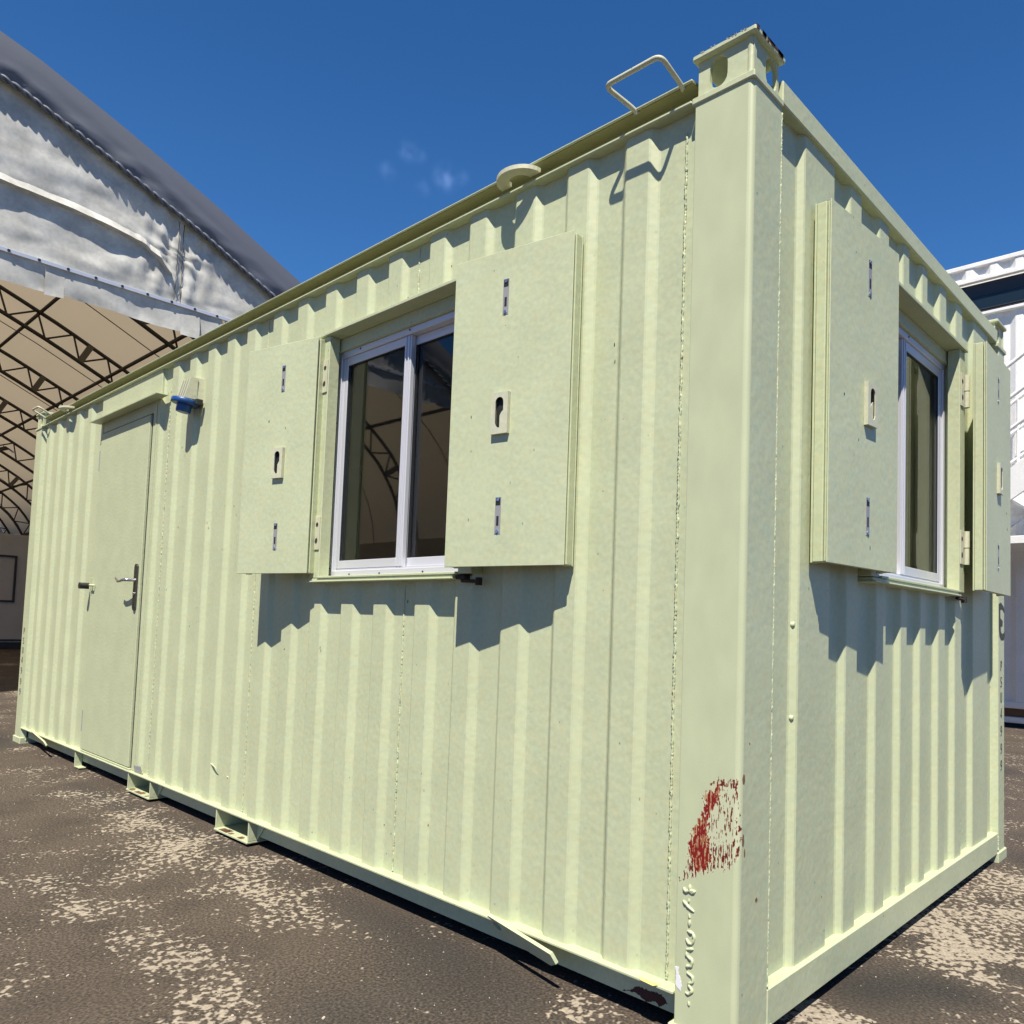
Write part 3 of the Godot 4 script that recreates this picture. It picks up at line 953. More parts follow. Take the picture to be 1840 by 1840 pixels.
func make_door(b: Node3D) -> void:
	var d := node("door", b)
	var s := Shape.new()
	s.box(Vector3(-4.560, 0.108, -0.050), Vector3(-3.762, 2.074, -0.004), 0.002)
	part("door_leaf", s, M.door_paint, d)
	# frame
	for q in [[-3.745, -3.655, 0.0945, 2.162, -0.015, "door_jamb"], [-4.607, -4.570, 0.0945, 2.162, -0.014, "door_jamb"], [-4.569, -3.749, 2.086, 2.160, -0.018, "door_head"], [-4.569, -3.749, 0.0945, 0.104, -0.003, "threshold"]]:
		s = Shape.new()
		s.box(Vector3(q[0], q[2], -0.06), Vector3(q[1], q[3], q[4]), 0.002)
		part(q[5], s, M.paint, d)
	s = Shape.new()
	s.box(Vector3(-3.700, 0.0945, -0.0148), Vector3(-3.692, 2.15, -0.0115), 0.0005)
	part("jamb_bead", s, M.paint, d)
	s = Shape.new()
	s.box(Vector3(-3.7615, 0.105, -0.055), Vector3(-3.7455, 2.08, -0.0165))
	part("door_seal", s, M.black, d)
	s = Shape.new()
	s.box(Vector3(-4.558, 0.1042, -0.055), Vector3(-3.764, 0.1078, -0.012))
	part("bottom_seal", s, M.black, d)
	s = Shape.new()
	s.box(Vector3(-4.60, 0.0945, -0.07), Vector3(-3.70, 2.16, -0.062))
	part("door_backing", s, M.dark, d)
	# flat sheet over the door
	s = Shape.new()
	s.box(Vector3(-4.605, 2.163, -0.050), Vector3(-3.645, 2.3175, -0.014), 0.002)
	part("head_panel", s, M.paint, d)
	# drip canopy
	s = Shape.new()
	s.box(Vector3(-4.62, 2.147, -0.0135), Vector3(-3.545, 2.152, 0.052), 0.001)
	s.box(Vector3(-4.62, 2.1435, 0.049), Vector3(-3.545, 2.1468, 0.052), 0.0005)
	s.box(Vector3(-4.62, 2.1522, -0.0135), Vector3(-3.545, 2.166, -0.009), 0.001)
	part("drip_canopy", s, M.paint, d)
	# hinges
	for y in [1.905, 0.28]:
		s = Shape.new()
		s.tube([Vector3(-4.565, y - 0.065, -0.008), Vector3(-4.565, y + 0.065, -0.008)], 0.007, 8)
		for i in 4:
			s.box(Vector3(-4.578, y - 0.05 + i * 0.03, -0.0125), Vector3(-4.565, y - 0.040 + i * 0.03, -0.008))
		part("door_hinge", s, M.galv, d)
	# lock plate and lever
	s = Shape.new()
	var pl := shift(slot_poly(0.040, 0.262, 8), Vector2(-3.807, 1.100))
	s.prism(pl, Vector3(0, 0, -0.0035), X3, Y3, Z3 * 0.010)
	part("lock_plate", s, M.lock_steel, d)
	s = Shape.new()
	s.tube([Vector3(-3.806, 1.139, -0.003), Vector3(-3.806, 1.139, 0.045), Vector3(-3.815, 1.139, 0.055), Vector3(-3.84, 1.138, 0.057), Vector3(-3.88, 1.132, 0.058), Vector3(-3.915, 1.130, 0.058), Vector3(-3.930, 1.142, 0.060), Vector3(-3.945, 1.150, 0.061)], [0.010, 0.010, 0.010, 0.009, 0.008, 0.007, 0.006, 0.005], 10)
	part("lever", s, M.steel, d)
	s = Shape.new()
	s.tube([Vector3(-3.806, 1.062, -0.002), Vector3(-3.806, 1.062, 0.012)], 0.009, 10)
	part("key_barrel", s, M.steel, d)
	# swing stop: black buffer on a small bracket at the hinge side
	s = Shape.new()
	s.tube([Vector3(-4.66, 1.116, -0.03), Vector3(-4.66, 1.116, 0.036)], 0.020, 14)
	part("rubber_buffer", s, M.black, d)
	s = Shape.new()
	s.box(Vector3(-4.556, 1.075, -0.0115), Vector3(-4.548, 1.165, 0.010), 0.001)
	s.tube([Vector3(-4.53, 1.118, -0.0115), Vector3(-4.53, 1.118, 0.018)], 0.007, 8)
	s.tube([Vector3(-4.53, 1.118, 0.016), Vector3(-4.49, 1.117, 0.018), Vector3(-4.487, 1.117, 0.0)], 0.005, 8)
	part("stay_hook", s, M.paint, d)


func bent_rod(pts: Array, rad: float, bend: float, r: float) -> Shape:
	# rounds the corners of a polyline and sweeps a rod along it
	var out := [pts[0]]
	for i in range(1, pts.size() - 1):
		var p: Vector3 = pts[i]
		var a: Vector3 = p.move_toward(pts[i - 1], bend)
		var c: Vector3 = p.move_toward(pts[i + 1], bend)
		for k in 6:
			var u := k / 5.0
			out.append(a.lerp(p, u).lerp(p.lerp(c, u), u))
	out.append(pts[-1])
	return Shape.new().tube(out, r, 10)


func make_fittings(b: Node3D) -> void:
	# handles of bent rod and half-ring lugs on the top rail
	for q in [[-0.214, -0.366, -0.220, -0.402, 0.085, 2.416], [-5.70, -5.84, -5.70, -5.86, 0.075, 2.425]]:
		var s := bent_rod([Vector3(q[0], 2.375, -0.012), Vector3(q[0], 2.382, -0.006), Vector3(q[2], q[5], q[4]), Vector3(q[3], q[5] + 0.002, q[4]), Vector3(q[1], 2.382, -0.006), Vector3(q[1], 2.375, -0.012)], 0.0, 0.022, 0.0068)
		part("lifting_handle", s, M.cream, b)
	for x in [-0.815, -5.26]:
		var poly := PackedVector2Array()
		for i in 17:
			var a := PI * i / 16
			poly.append(Vector2(cos(a) * 0.085, sin(a) * 0.070))
		for i in 17:
			var a := PI - PI * i / 16
			poly.append(Vector2(cos(a) * 0.042, sin(a) * 0.036))
		var s := Shape.new()
		s.prism(poly, Vector3(x, 2.346, -0.010), X3, Z3, Y3 * 0.013)
		part("lashing_ring", s, M.cream, b)
	# blue power inlet beside the door
	var n := node("power_inlet", b)
	var s := Shape.new()
	var c := Vector3(-3.185, 2.05, 0.035)
	s.prism(PackedVector2Array([Vector2(-0.058, -0.01), Vector2(0.050, -0.01), Vector2(0.042, 0.115), Vector2(-0.034, 0.115)]), c + Vector3(0, 0, -0.07), X3, Y3, Z3 * 0.035)
	for i in 4:
		var x := -0.052 + i * 0.031
		s.prism(PackedVector2Array([Vector2(0, 0.0), Vector2(0.065, 0.0), Vector2(0.058, 0.02), Vector2(0.036, 0.110), Vector2(0, 0.112)]), c + Vector3(x * (1.0), 0, -0.035), Z3, Y3, X3 * 0.009)
	part("inlet_housing", s, M.cream, n)
	var tilt := Vector3(-0.10, -1.0, 0.12).normalized()
	s = Shape.new()
	s.tube([c, c + tilt * 0.004, c + tilt * 0.022, c + tilt * 0.026], [0.062, 0.066, 0.066, 0.062], 24)
	part("inlet_collar", s, M.blue, n)
	s = Shape.new()
	s.tube([c + tilt * 0.026, c + tilt * 0.058, c + tilt * 0.066], [0.036, 0.036, 0.033], 20)
	part("inlet_cap", s, M.blue, n)
	s = Shape.new()
	s.box(c + Vector3(0.055, -0.03, -0.055), c + Vector3(0.08, 0.0, -0.02), 0.003)
	part("cap_hinge", s, M.black, n)


func make_letters(b: Node3D) -> void:
	var f := SystemFont.new()
	f.font_names = PackedStringArray(["Droid Sans Mono"])
	f.font_weight = 700
	var ys := [0.843, 0.770, 0.700, 0.628, 0.550, 0.470, 0.395]
	for side in 2:
		for i in 7:
			var t := TextMesh.new()
			t.text = "PSU4999"[i]
			t.font = f
			t.font_size = 64
			t.pixel_size = 0.00098
			t.depth = 0.0012
			t.curve_step = 4.0
			var o := part("stencil_letter", t, M.letter, b)
			if side == 0:
				o.transform = Transform3D(Basis(Y3, PI / 2).scaled(Vector3(1, 1, 0.8)), Vector3(-0.0032, ys[i], -2.366))
			else:
				o.position = Vector3(-5.985, ys[i] - 0.05 + 0.0, -0.0032)
	# sprayed hand mark above the end letters
	var e := PackedVector2Array([Vector2(-2.322, 1.150), Vector2(-2.36, 1.158), Vector2(-2.41, 1.140), Vector2(-2.428, 1.118), Vector2(-2.420, 1.112), Vector2(-2.395, 1.126), Vector2(-2.360, 1.128), Vector2(-2.348, 1.122), Vector2(-2.350, 1.086), Vector2(-2.392, 1.074), Vector2(-2.388, 1.050), Vector2(-2.355, 1.048), Vector2(-2.358, 1.026), Vector2(-2.382, 1.014), Vector2(-2.415, 1.020), Vector2(-2.430, 1.030), Vector2(-2.432, 1.004), Vector2(-2.412, 0.987), Vector2(-2.365, 0.986), Vector2(-2.338, 1.004), Vector2(-2.325, 1.040), Vector2(-2.325, 1.100)])
	var s := Shape.new()
	s.prism(e, Vector3(-0.0037, -0.025, 0), Z3, Y3, X3 * 0.0008)
	part("sprayed_mark", s, M.letter, b)


# ------------------------------------------------------------------ fabric shelter
const GX := -8.78      # plane of the gable curtain
const BAY := 2.9
const RIDGE := 1.0
var roof_pts := [[1.0, 7.02], [0.5, 6.97], [0.0, 6.88], [-0.41, 6.77], [-0.81, 6.62], [-1.23, 6.46], [-1.69, 6.27], [-2.37, 5.98], [-2.96, 5.69], [-3.44, 5.46], [-3.95, 5.17], [-4.40, 4.90], [-4.80, 4.61], [-5.15, 4.30], [-5.45, 3.92], [-5.68, 3.50], [-5.82, 3.05], [-5.88, 2.60]]


func roof_y(z: float) -> float:
	if z > RIDGE: z = 2 * RIDGE - z
	for i in roof_pts.size() - 1:
		if z >= roof_pts[i + 1][0]:
			return lerpf(roof_pts[i][1], roof_pts[i + 1][1], (roof_pts[i][0] - z) / (roof_pts[i][0] - roof_pts[i + 1][0]))
	return 2.6


# roof line as a list of (z, y) from the right foot to the left foot, pushed inwards by d
func arch(d: float, n := 56) -> Array:
	var c := Curve2D.new()
	var raw := []
	for i in range(roof_pts.size() - 1, -1, -1): raw.append(Vector2(roof_pts[i][0], roof_pts[i][1]))
	for i in range(1, roof_pts.size()): raw.append(Vector2(2 * RIDGE - roof_pts[i][0], roof_pts[i][1]))
	for p in raw: c.add_point(p)
	var L := c.get_baked_length()
	var out := []
	for i in n + 1:
		var p := c.sample_baked(L * i / n)
		var a := c.sample_baked(clampf(L * i / n - 0.25, 0, L))
		var e := c.sample_baked(clampf(L * i / n + 0.25, 0, L))
		var t := (e - a).normalized()
		out.append(p + Vector2(t.y, -t.x) * d)    # t runs towards +z; inward is below
	return out


func make_shelter() -> void:
	var sh := node("fabric_shelter", self, Transform3D(Basis(), Vector3(GX, GROUND, RIDGE)))
	tag(sh, "large arched fabric shelter with grimy white gable curtain and dark roof trusses", "shelter")
	var back := Transform3D(Basis(), Vector3(-GX, -GROUND, -RIDGE))
	var s: Shape
	var nz := FastNoiseLite.new()
	nz.seed = 3
	nz.frequency = 1.0
	nz.fractal_octaves = 3
	# roof sheet with a little sag between the trusses
	var prof := arch(0.0, 64)
	var rows := 36
	var x0 := GX + 0.07
	var x1 := GX - 0.12 - BAY * 8 - 1.0
	s = Shape.new(); s.xf = back; s.st.set_smooth_group(4)
	var at := func(i: int, j: int) -> Vector3:
		var x := lerpf(x0, x1, float(i) / rows)
		var p: Vector2 = prof[j]
		var ph: float = fposmod((GX - 0.12 - x) / BAY, 1.0)
		var sag: float = 0.05 * sin(PI * ph) if i > 0 else 0.0
		return Vector3(x, p.y - sag * 0.6, p.x)
	for i in rows:
		for j in prof.size() - 1:
			s.face([at.call(i, j), at.call(i, j + 1), at.call(i + 1, j + 1), at.call(i + 1, j)], Vector3(0, 1, (prof[j].x - RIDGE) * 0.3))
	part("roof_sheet", s, M.roof_fabric, sh)
	# side walls from the eaves to the ground
	for z in [-5.885, 2 * RIDGE + 5.885]:
		s = Shape.new(); s.xf = back
		s.box(Vector3(x0, GROUND, z - 0.02), Vector3(x1, 2.61, z + 0.02))
		part("side_wall", s, M.roof_fabric, sh)
	# back gable
	s = Shape.new(); s.xf = back
	var bp := PackedVector2Array()
	for p in arch(0.02, 40): bp.append(p)
	bp.append(Vector2(7.88, GROUND)); bp.insert(0, Vector2(-5.88, GROUND))
	s.prism(bp, Vector3(x1, 0, 0), Z3, Y3, X3 * 0.02)
	part("back_gable", s, M.roof_fabric, sh)
	# trusses
	var oc := arch(0.09, 56)
	var ic := arch(0.45, 56)
	for k in 9:
		var x := GX - 0.16 - BAY * k
		var tr := node("truss", sh, back)
		for ch in [oc, ic]:
			var pts := []
			for p in ch: pts.append(Vector3(x, p.y, p.x))
			part("chord", Shape.new().tube(pts, 0.034, 6), M.truss, tr)
		for i in range(0, 56):
			var a: Vector2 = oc[i] if i % 2 == 0 else ic[i]
			var c: Vector2 = ic[i + 1] if i % 2 == 0 else oc[i + 1]
			part("web", Shape.new().tube([Vector3(x, a.y, a.x), Vector3(x, c.y, c.x)], 0.017, 5), M.truss, tr)
			if i % 6 == 3:
				var u: Vector2 = oc[i]
				var v: Vector2 = ic[i]
				var up := Shape.new()
				var ax := Vector3(0, v.y - u.y, v.x - u.x)
				up.prism(PackedVector2Array([Vector2(-0.05, 0), Vector2(0.05, 0), Vector2(0.05, 1), Vector2(-0.05, 1)]), Vector3(x - 0.03, u.y, u.x), ax.normalized().cross(X3), ax, X3 * 0.06)
				part("upright", up, M.upright, tr)
	# purlins
	for q in [[-1.97, 6.05], [-3.12, 5.22 + 0.03], [-4.40, 4.55], [0.1, 6.55]]:
		for z in [q[0], 2 * RIDGE - q[0]]:
			s = Shape.new(); s.xf = back
			s.tube([Vector3(x0 - 0.4, q[1], z), Vector3(x1 + 0.3, q[1], z)], 0.032, 6)
			part("purlin", s, M.truss, sh)
	# fabric seams half way along each bay
	for k in 8:
		s = Shape.new(); s.xf = back
		var pts := []
		for p in arch(0.045, 40): pts.append(Vector3(GX - 0.16 - BAY * (k + 0.52), p.y - 0.02, p.x))
		s.tube(pts, 0.009, 5)
		part("seam", s, M.seam, sh)

	# gable curtain: creased sheet between the batten height and the roof
	s = Shape.new(); s.xf = back; s.st.set_smooth_group(5)
	var yb := 4.66
	var za := -4.75
	var zb := 2 * RIDGE + 4.75
	var nu := 240
	var nv := 64
	var disp := func(z: float, y: float) -> float:
		var w: float = 0.030 * nz.get_noise_2d(z * 0.5, y * 1.0)
		w += 0.022 * absf(nz.get_noise_2d(z * 0.7 + y * 1.0 + 7.0, y * 1.1 - z * 0.35)) 
		w += 0.0035 * nz.get_noise_2d(z * 6.0 + 20.0, y * 4.0)
		# gathered folds round the laced joint
		var dz := z + 1.93
		w += 0.022 * exp(-dz * dz * 7.0) * sin(dz * 34.0 + y * 1.5 + 1.4 * nz.get_noise_2d(z, y * 3.0)) * smoothstep(4.6, 5.3, y + 0.3)
		# diagonal pulls that run into the joint
		var r := Vector2(dz, y - 5.25)
		w += 0.012 * exp(-r.length_squared() * 0.9) * sin(atan2(r.y, r.x) * 9.0)
		return w
	var cp := func(i: int, j: int) -> Vector3:
		var z := lerpf(za, zb, float(i) / nu)
		var top := roof_y(z) - 0.14
		var y := lerpf(yb, maxf(top, yb + 0.02), float(j) / nv)
		var e: float = minf(1.0, minf(float(j) / 5.0, float(nv - j) / 6.0))
		return Vector3(GX + disp.call(z, y) * e, y, z)
	for i in nu:
		for j in nv:
			s.face([cp.call(i, j), cp.call(i + 1, j), cp.call(i + 1, j + 1), cp.call(i, j + 1)], X3)
	part("gable_curtain", s, M.curtain, sh)
	# overlapping fold that droops across the curtain, with its shaded underside
	s = Shape.new(); s.xf = back
	var fold := [Vector2(3.6, 5.36), Vector2(2.2, 5.36), Vector2(0.8, 5.38), Vector2(-0.16, 5.36), Vector2(-0.82, 5.33), Vector2(-1.30, 5.27), Vector2(-1.55, 5.23), Vector2(-1.72, 5.12), Vector2(-1.86, 4.98)]
	var fc := Curve2D.new()
	for p in fold: fc.add_point(p)
	var fl := fc.get_baked_length()
	for i in 90:
		var a := fc.sample_baked(fl * i / 90.0)
		var c := fc.sample_baked(fl * (i + 1) / 90.0)
		var wa: float = 0.075 + 0.012 * nz.get_noise_2d(a.x * 3.0, 2.0)
		var wc: float = 0.075 + 0.012 * nz.get_noise_2d(c.x * 3.0, 2.0)
		var pa: float = GX + disp.call(a.x, a.y)
		var pc: float = GX + disp.call(c.x, c.y)
		s.face([Vector3(pa + 0.006, a.y + 0.10, a.x), Vector3(pc + 0.006, c.y + 0.10, c.x), Vector3(pc + wc, c.y, c.x), Vector3(pa + wa, a.y, a.x)], X3)
		s.face([Vector3(pa + wa, a.y, a.x), Vector3(pc + wc, c.y, c.x), Vector3(pc - 0.01, c.y - 0.01, c.x), Vector3(pa - 0.01, a.y - 0.01, a.x)], -Y3)
	part("fold", s, M.curtain, sh)
	# batten with bolts
	s = Shape.new(); s.xf = back
	s.box(Vector3(GX + 0.012, yb - 0.022, za), Vector3(GX + 0.032, yb + 0.022, zb), 0.003)
	var bt := part("batten", s, M.alu, sh)
	s = Shape.new(); s.xf = back
	var z := -4.6
	while z < 6.5:
		s.tube([Vector3(GX + 0.030, yb, z), Vector3(GX + 0.040, yb, z)], 0.016, 6)
		z += 0.27
	tag(part("batten_bolts", s, M.black, bt), "", "", "", "stuff")
	# hanging flaps below the batten
	var edges := [6.6, 3.9, 1.2, -0.62, -0.80, -2.02, -2.24, -2.52, -2.55, -3.05, -4.7]
	for i in edges.size() - 1:
		var ea: float = edges[i]
		var eb: float = edges[i + 1]
		s = Shape.new(); s.xf = back; s.st.set_smooth_group(7)
		var narrow := absf(ea - eb) < 0.3
		var drop := 0.30 if not narrow else 0.33
		if absf(ea - eb) < 0.05: continue
		var m := maxi(4, int(absf(ea - eb) / 0.08))
		for k in m:
			for v in 6:
				var q := []
				for c in [[k, v], [k + 1, v], [k + 1, v + 1], [k, v + 1]]:
					var zz := lerpf(ea, eb, float(c[0]) / m)
					var yy: float = yb - 0.01 - drop * (1.0 + 0.10 * nz.get_noise_2d(zz * 0.7, 4.0)) * c[1] / 6.0
					q.append(Vector3(GX + 0.004 + (0.03 if narrow else 0.0) * c[1] / 6.0 + 0.05 * nz.get_noise_2d(zz * 1.7 + i * 9.0, yy * 1.3) * c[1] / 6.0, yy, zz))
				s.face(q, X3)
		part("hanging_flap", s, M.curtain, sh)
	# laced joint
	for dz in [-0.03, 0.04]:
		s = Shape.new(); s.xf = back
		var pts := []
		for k in 22:
			var y := 4.70 + k * 0.045
			var zz: float = -1.97 + dz + 0.004 * sin(k * 2.2 + dz * 30)
			pts.append(Vector3(GX + disp.call(zz, y) + 0.012, y, zz))
		s.tube(pts, 0.004, 5)
		part("lacing", s, M.seam, sh)
	# slate valance: the roof sheet drawn down over the gable truss, bunched on a rope
	s = Shape.new(); s.xf = back; s.st.set_smooth_group(8)
	var na := 200
	var nb := 12
	var vprof := arch(-0.02, na)
	var low := arch(0.42, na)
	var vp := func(i: int, j: int) -> Vector3:
		var u := float(j) / nb
		var p: Vector2 = vprof[i]
		var q: Vector2 = low[i]
		var c := p.lerp(q, u)
		var bulge: float = 0.10 * sin(u * PI * 0.9) * 0.5
		var wr: float = 0.04 * nz.get_noise_2d(i * 0.11 + u * 1.6, u * 1.8) * smoothstep(0.25, 1.0, u)
		wr += 0.014 * sin(i * 1.15 - u * 5.0 + 2.5 * nz.get_noise_2d(i * 0.06, 3.0)) * smoothstep(0.45, 1.0, u) * (0.3 + 0.7 * absf(nz.get_noise_2d(i * 0.05, 9.0)) * 2.0)
		return Vector3(GX + 0.075 + bulge * 0.6 + wr, c.y, c.x)
	for i in na:
		for j in nb:
			s.face([vp.call(i, j), vp.call(i + 1, j), vp.call(i + 1, j + 1), vp.call(i, j + 1)], X3)
	part("valance", s, M.slate, sh)
	# twisted rope along the lower edge
	for ph in 2:
		s = Shape.new(); s.xf = back
		var pts := []
		var rp := arch(0.43, 900)
		for i in range(40, 861):
			var p: Vector2 = rp[i]
			var a := i * 0.55 + ph * PI
			pts.append(Vector3(GX + 0.085 + 0.018 * cos(a), p.y + 0.018 * sin(a), p.x))
		s.tube(pts, 0.019, 5)
		part("rope", s, M.slate, sh)
	# closing strip from the valance back to the curtain
	s = Shape.new(); s.xf = back
	var ua := arch(0.03, 80)
	for i in 80:
		var p: Vector2 = ua[i]
		var q: Vector2 = ua[i + 1]
		s.face([Vector3(GX + 0.07, p.y, p.x), Vector3(GX + 0.07, q.y, q.x), Vector3(GX - 0.10, q.y, q.x), Vector3(GX - 0.10, p.y, p.x)], -Y3)
	part("eave_lining", s, M.slate, sh)

	# strip light hung under a far bay
	s = Shape.new()
	s.box(Vector3(-24.55, 4.93, -2.2), Vector3(-24.42, 5.02, -3.95), 0.01)
	s.xf = Transform3D(Basis(), Vector3.ZERO)
	var l := node("strip_light", self, Transform3D(Basis(), Vector3(-24.5, 5.0, -3.0)))
	tag(l, "dark unlit strip light hanging under the shelter roof", "lamp")
	var body := Shape.new()
	body.box(Vector3(-0.07, -0.05, -0.85), Vector3(0.07, 0.05, 0.9), 0.01)
	var bl := part("housing", body, M.black, l)
	bl.rotation = Vector3(0.40, 0, 0)
	for zz in [-0.6, 0.6]:
		part("hanger", Shape.new().tube([Vector3(0, -zz * 0.42 * -1.0 * -1.0, zz), Vector3(0, 0.5, zz)], 0.008, 5), M.black, l)

	# module building standing inside
	var mb := node("site_module", self, Transform3D(Basis(), Vector3(-21.4, GROUND, -4.0)))
	tag(mb, "shaded white flat-walled module building standing inside the fabric shelter", "portable building")
	s = Shape.new()
	s.box(Vector3(-2.4, 0.16, -1.6), Vector3(0, 2.74, 6.5), 0.01)
	part("wall", s, M.module, mb)
	s = Shape.new()
	s.box(Vector3(-2.38, 0.0, -1.58), Vector3(-0.02, 0.158, 6.48))
	part("base_skirt", s, M.black, mb)
	s = Shape.new()
	s.box(Vector3(0.001, 0.20, -1.6), Vector3(0.03, 0.235, 6.5))
	part("floor_trim", s, M.black, mb)
	var fr := [[1.12, 2.235, 0.60, 0.645], [1.12, 1.165, 0.6455, 2.6], [2.19, 2.235, 0.6455, 2.6], [1.12, 2.235, 2.6005, 2.645]]
	for q in fr:
		s = Shape.new()
		s.box(Vector3(0.001, q[0], q[2]), Vector3(0.035, q[1], q[3]), 0.004)
		part("panel_frame", s, M.black, mb)


# ------------------------------------------------------------------ white containers and stair on the right
func white_box(called: String, y0: float, y1: float, open: Array, label: String) -> Node3D:
	var o := node(called, self, Transform3D(Basis(), Vector3(-3.9, y0, -8.416)))
	tag(o, label, "shipping container", "white stacked containers")
	var L := 6.058
	var h := y1 - y0
	var s := Shape.new()
	s.box(Vector3(0, 0, -0.06), Vector3(L, 0.075, 0), 0.006)
	part("bottom_rail", s, M.white_paint, o)
	s = Shape.new()
	s.box(Vector3(0, h - 0.055, -0.07), Vector3(L, h, 0), 0.006)
	part("top_rail", s, M.white_paint, o)
	for x in [0.0, L - 0.16]:
		s = Shape.new()
		s.box(Vector3(x, 0.076, -0.16), Vector3(x + 0.16, h - 0.056, -0.002), 0.008)
		part("corner_post", s, M.white_paint, o)
	var prof := [Vector2(0.16, -0.05)]
	var x := 0.19
	while x < L - 0.4:
		prof += [Vector2(x, -0.05), Vector2(x + 0.062, -0.012), Vector2(x + 0.135, -0.012), Vector2(x + 0.197, -0.05)]
		x += 0.268
	prof.append(Vector2(L - 0.16, -0.05))
	part("wall_panel", corrugated(prof, 0.0752, h - 0.0552, open, Transform3D()), M.white_paint, o)
	s = Shape.new()
	s.box(Vector3(0.01, 0.08, -2.43), Vector3(L - 0.01, h - 0.01, -0.30))
	part("body", s, M.white_paint, o)
	return o


func make_white_stack() -> void:
	white_box("white_container", 0.19, 2.745, [], "lower white corrugated container behind the outside stair, resting on a rusty beam")
	var u := white_box("white_container", 2.81, 5.505, [[1.6, 5.6, 2.055, 2.475]], "upper white corrugated container with a dark strip window, stacked on another")
	# strip window of the upper one
	var w := node("window", u)
	var s := Shape.new()
	s.box(Vector3(1.58, 2.455, -0.05), Vector3(5.62, 2.50, 0.012), 0.004)
	part("window_trim", s, M.white_paint, w)
	s = Shape.new()
	s.box(Vector3(1.58, 2.02, -0.05), Vector3(5.62, 2.055, 0.03), 0.004)
	part("window_trim", s, M.white_paint, w)
	s = Shape.new()
	s.box(Vector3(1.6, 2.30, -0.16), Vector3(5.6, 2.4545, -0.08))  # dark band put in for the shade under the window head
	s.box(Vector3(1.6, 2.056, -0.10), Vector3(5.6, 2.095, -0.03), 0.004)
	s.box(Vector3(1.6, 2.110, -0.10), Vector3(5.6, 2.122, -0.035), 0.003)
	part("window_frame", s, std(lin(0.02, 0.025, 0.035), 0.4), w)
	s = Shape.new()
	s.box(Vector3(1.6, 2.1225, -0.10), Vector3(5.6, 2.2995, -0.085))
	part("pane", s, M.dark_glass, w)
	# beam and feet under the lower box
	var bm := node("beam", self, Transform3D(Basis(), Vector3(-3.9, GROUND, -8.45)))
	tag(bm, "rusty steel beam on a pale skid under the lower white container", "beam")
	s = Shape.new()
	s.box(Vector3(0.05, 0.118, -0.25), Vector3(6.0, 0.210, -0.03))
	part("web", s, M.brown, bm)
	s = Shape.new()
	s.box(Vector3(0.05, 0.052, -0.25), Vector3(6.0, 0.117, 0.035), 0.004)
	part("flange", s, M.white_paint, bm)
	for x in [0.3, 3.0, 5.6]:
		s = Shape.new()
		s.box(Vector3(x, 0.0, -0.2), Vector3(x + 0.2, 0.0515, 0.0))
		part("packer", s, M.black, bm)
	# stair along the front with a landing
	var t := node("stair", self, Transform3D(Basis(), Vector3(-1.25, GROUND, -7.6)))
	tag(t, "white steel outside stair with handrails climbing beside the lower container", "stair")
	var dir := Vector3(0.82, 0.572, 0).normalized()
	for z in [0.32, -0.68]:
		s = Shape.new()
		var a := Vector3(-0.95, 1.60, z)
		s.prism(PackedVector2Array([Vector2(0, 0), Vector2(2.6, 0), Vector2(2.6, 0.27), Vector2(0, 0.27)]), a, dir, Vector3(-dir.y, dir.x, 0), Z3 * 0.05)
		part("stringer", s, M.white_paint, t)
		for off in [[0.62, 0.019], [0.95, 0.022], [1.30, 0.022]]:
			s = Shape.new()
			var p0: Vector3 = a + Vector3(0, off[0] + 0.12, 0.02)
			s.tube([p0, p0 + dir * 2.6], off[1], 8)
			part("handrail", s, M.white_paint, t)
		for k in 3:
			s = Shape.new()
			var p1 := a + dir * (0.25 + k * 1.0) + Vector3(0, 0.1, 0.02)
			s.tube([p1, p1 + Y3 * 1.32], 0.02, 8)
			part("baluster", s, M.white_paint, t)
	for k in 9:
		s = Shape.new()
		var p2 := Vector3(-0.85, 1.74, 0) + dir * (k * 0.29)
		s.box(p2 + Vector3(-0.12, 0, -0.629), p2 + Vector3(0.12, 0.03, 0.319), 0.003)
		part("tread", s, M.white_paint, t)
	s = Shape.new()
	s.box(Vector3(-2.7, 1.98, -0.77), Vector3(1.6, 2.06, 0.24), 0.004)
	part("landing", s, M.white_paint, t)
	for x in [-2.6, 1.5]:
		s = Shape.new()
		s.box(Vector3(x, 0.0, 0.14), Vector3(x + 0.07, 1.979, 0.21), 0.003)
		part("leg", s, M.white_paint, t)


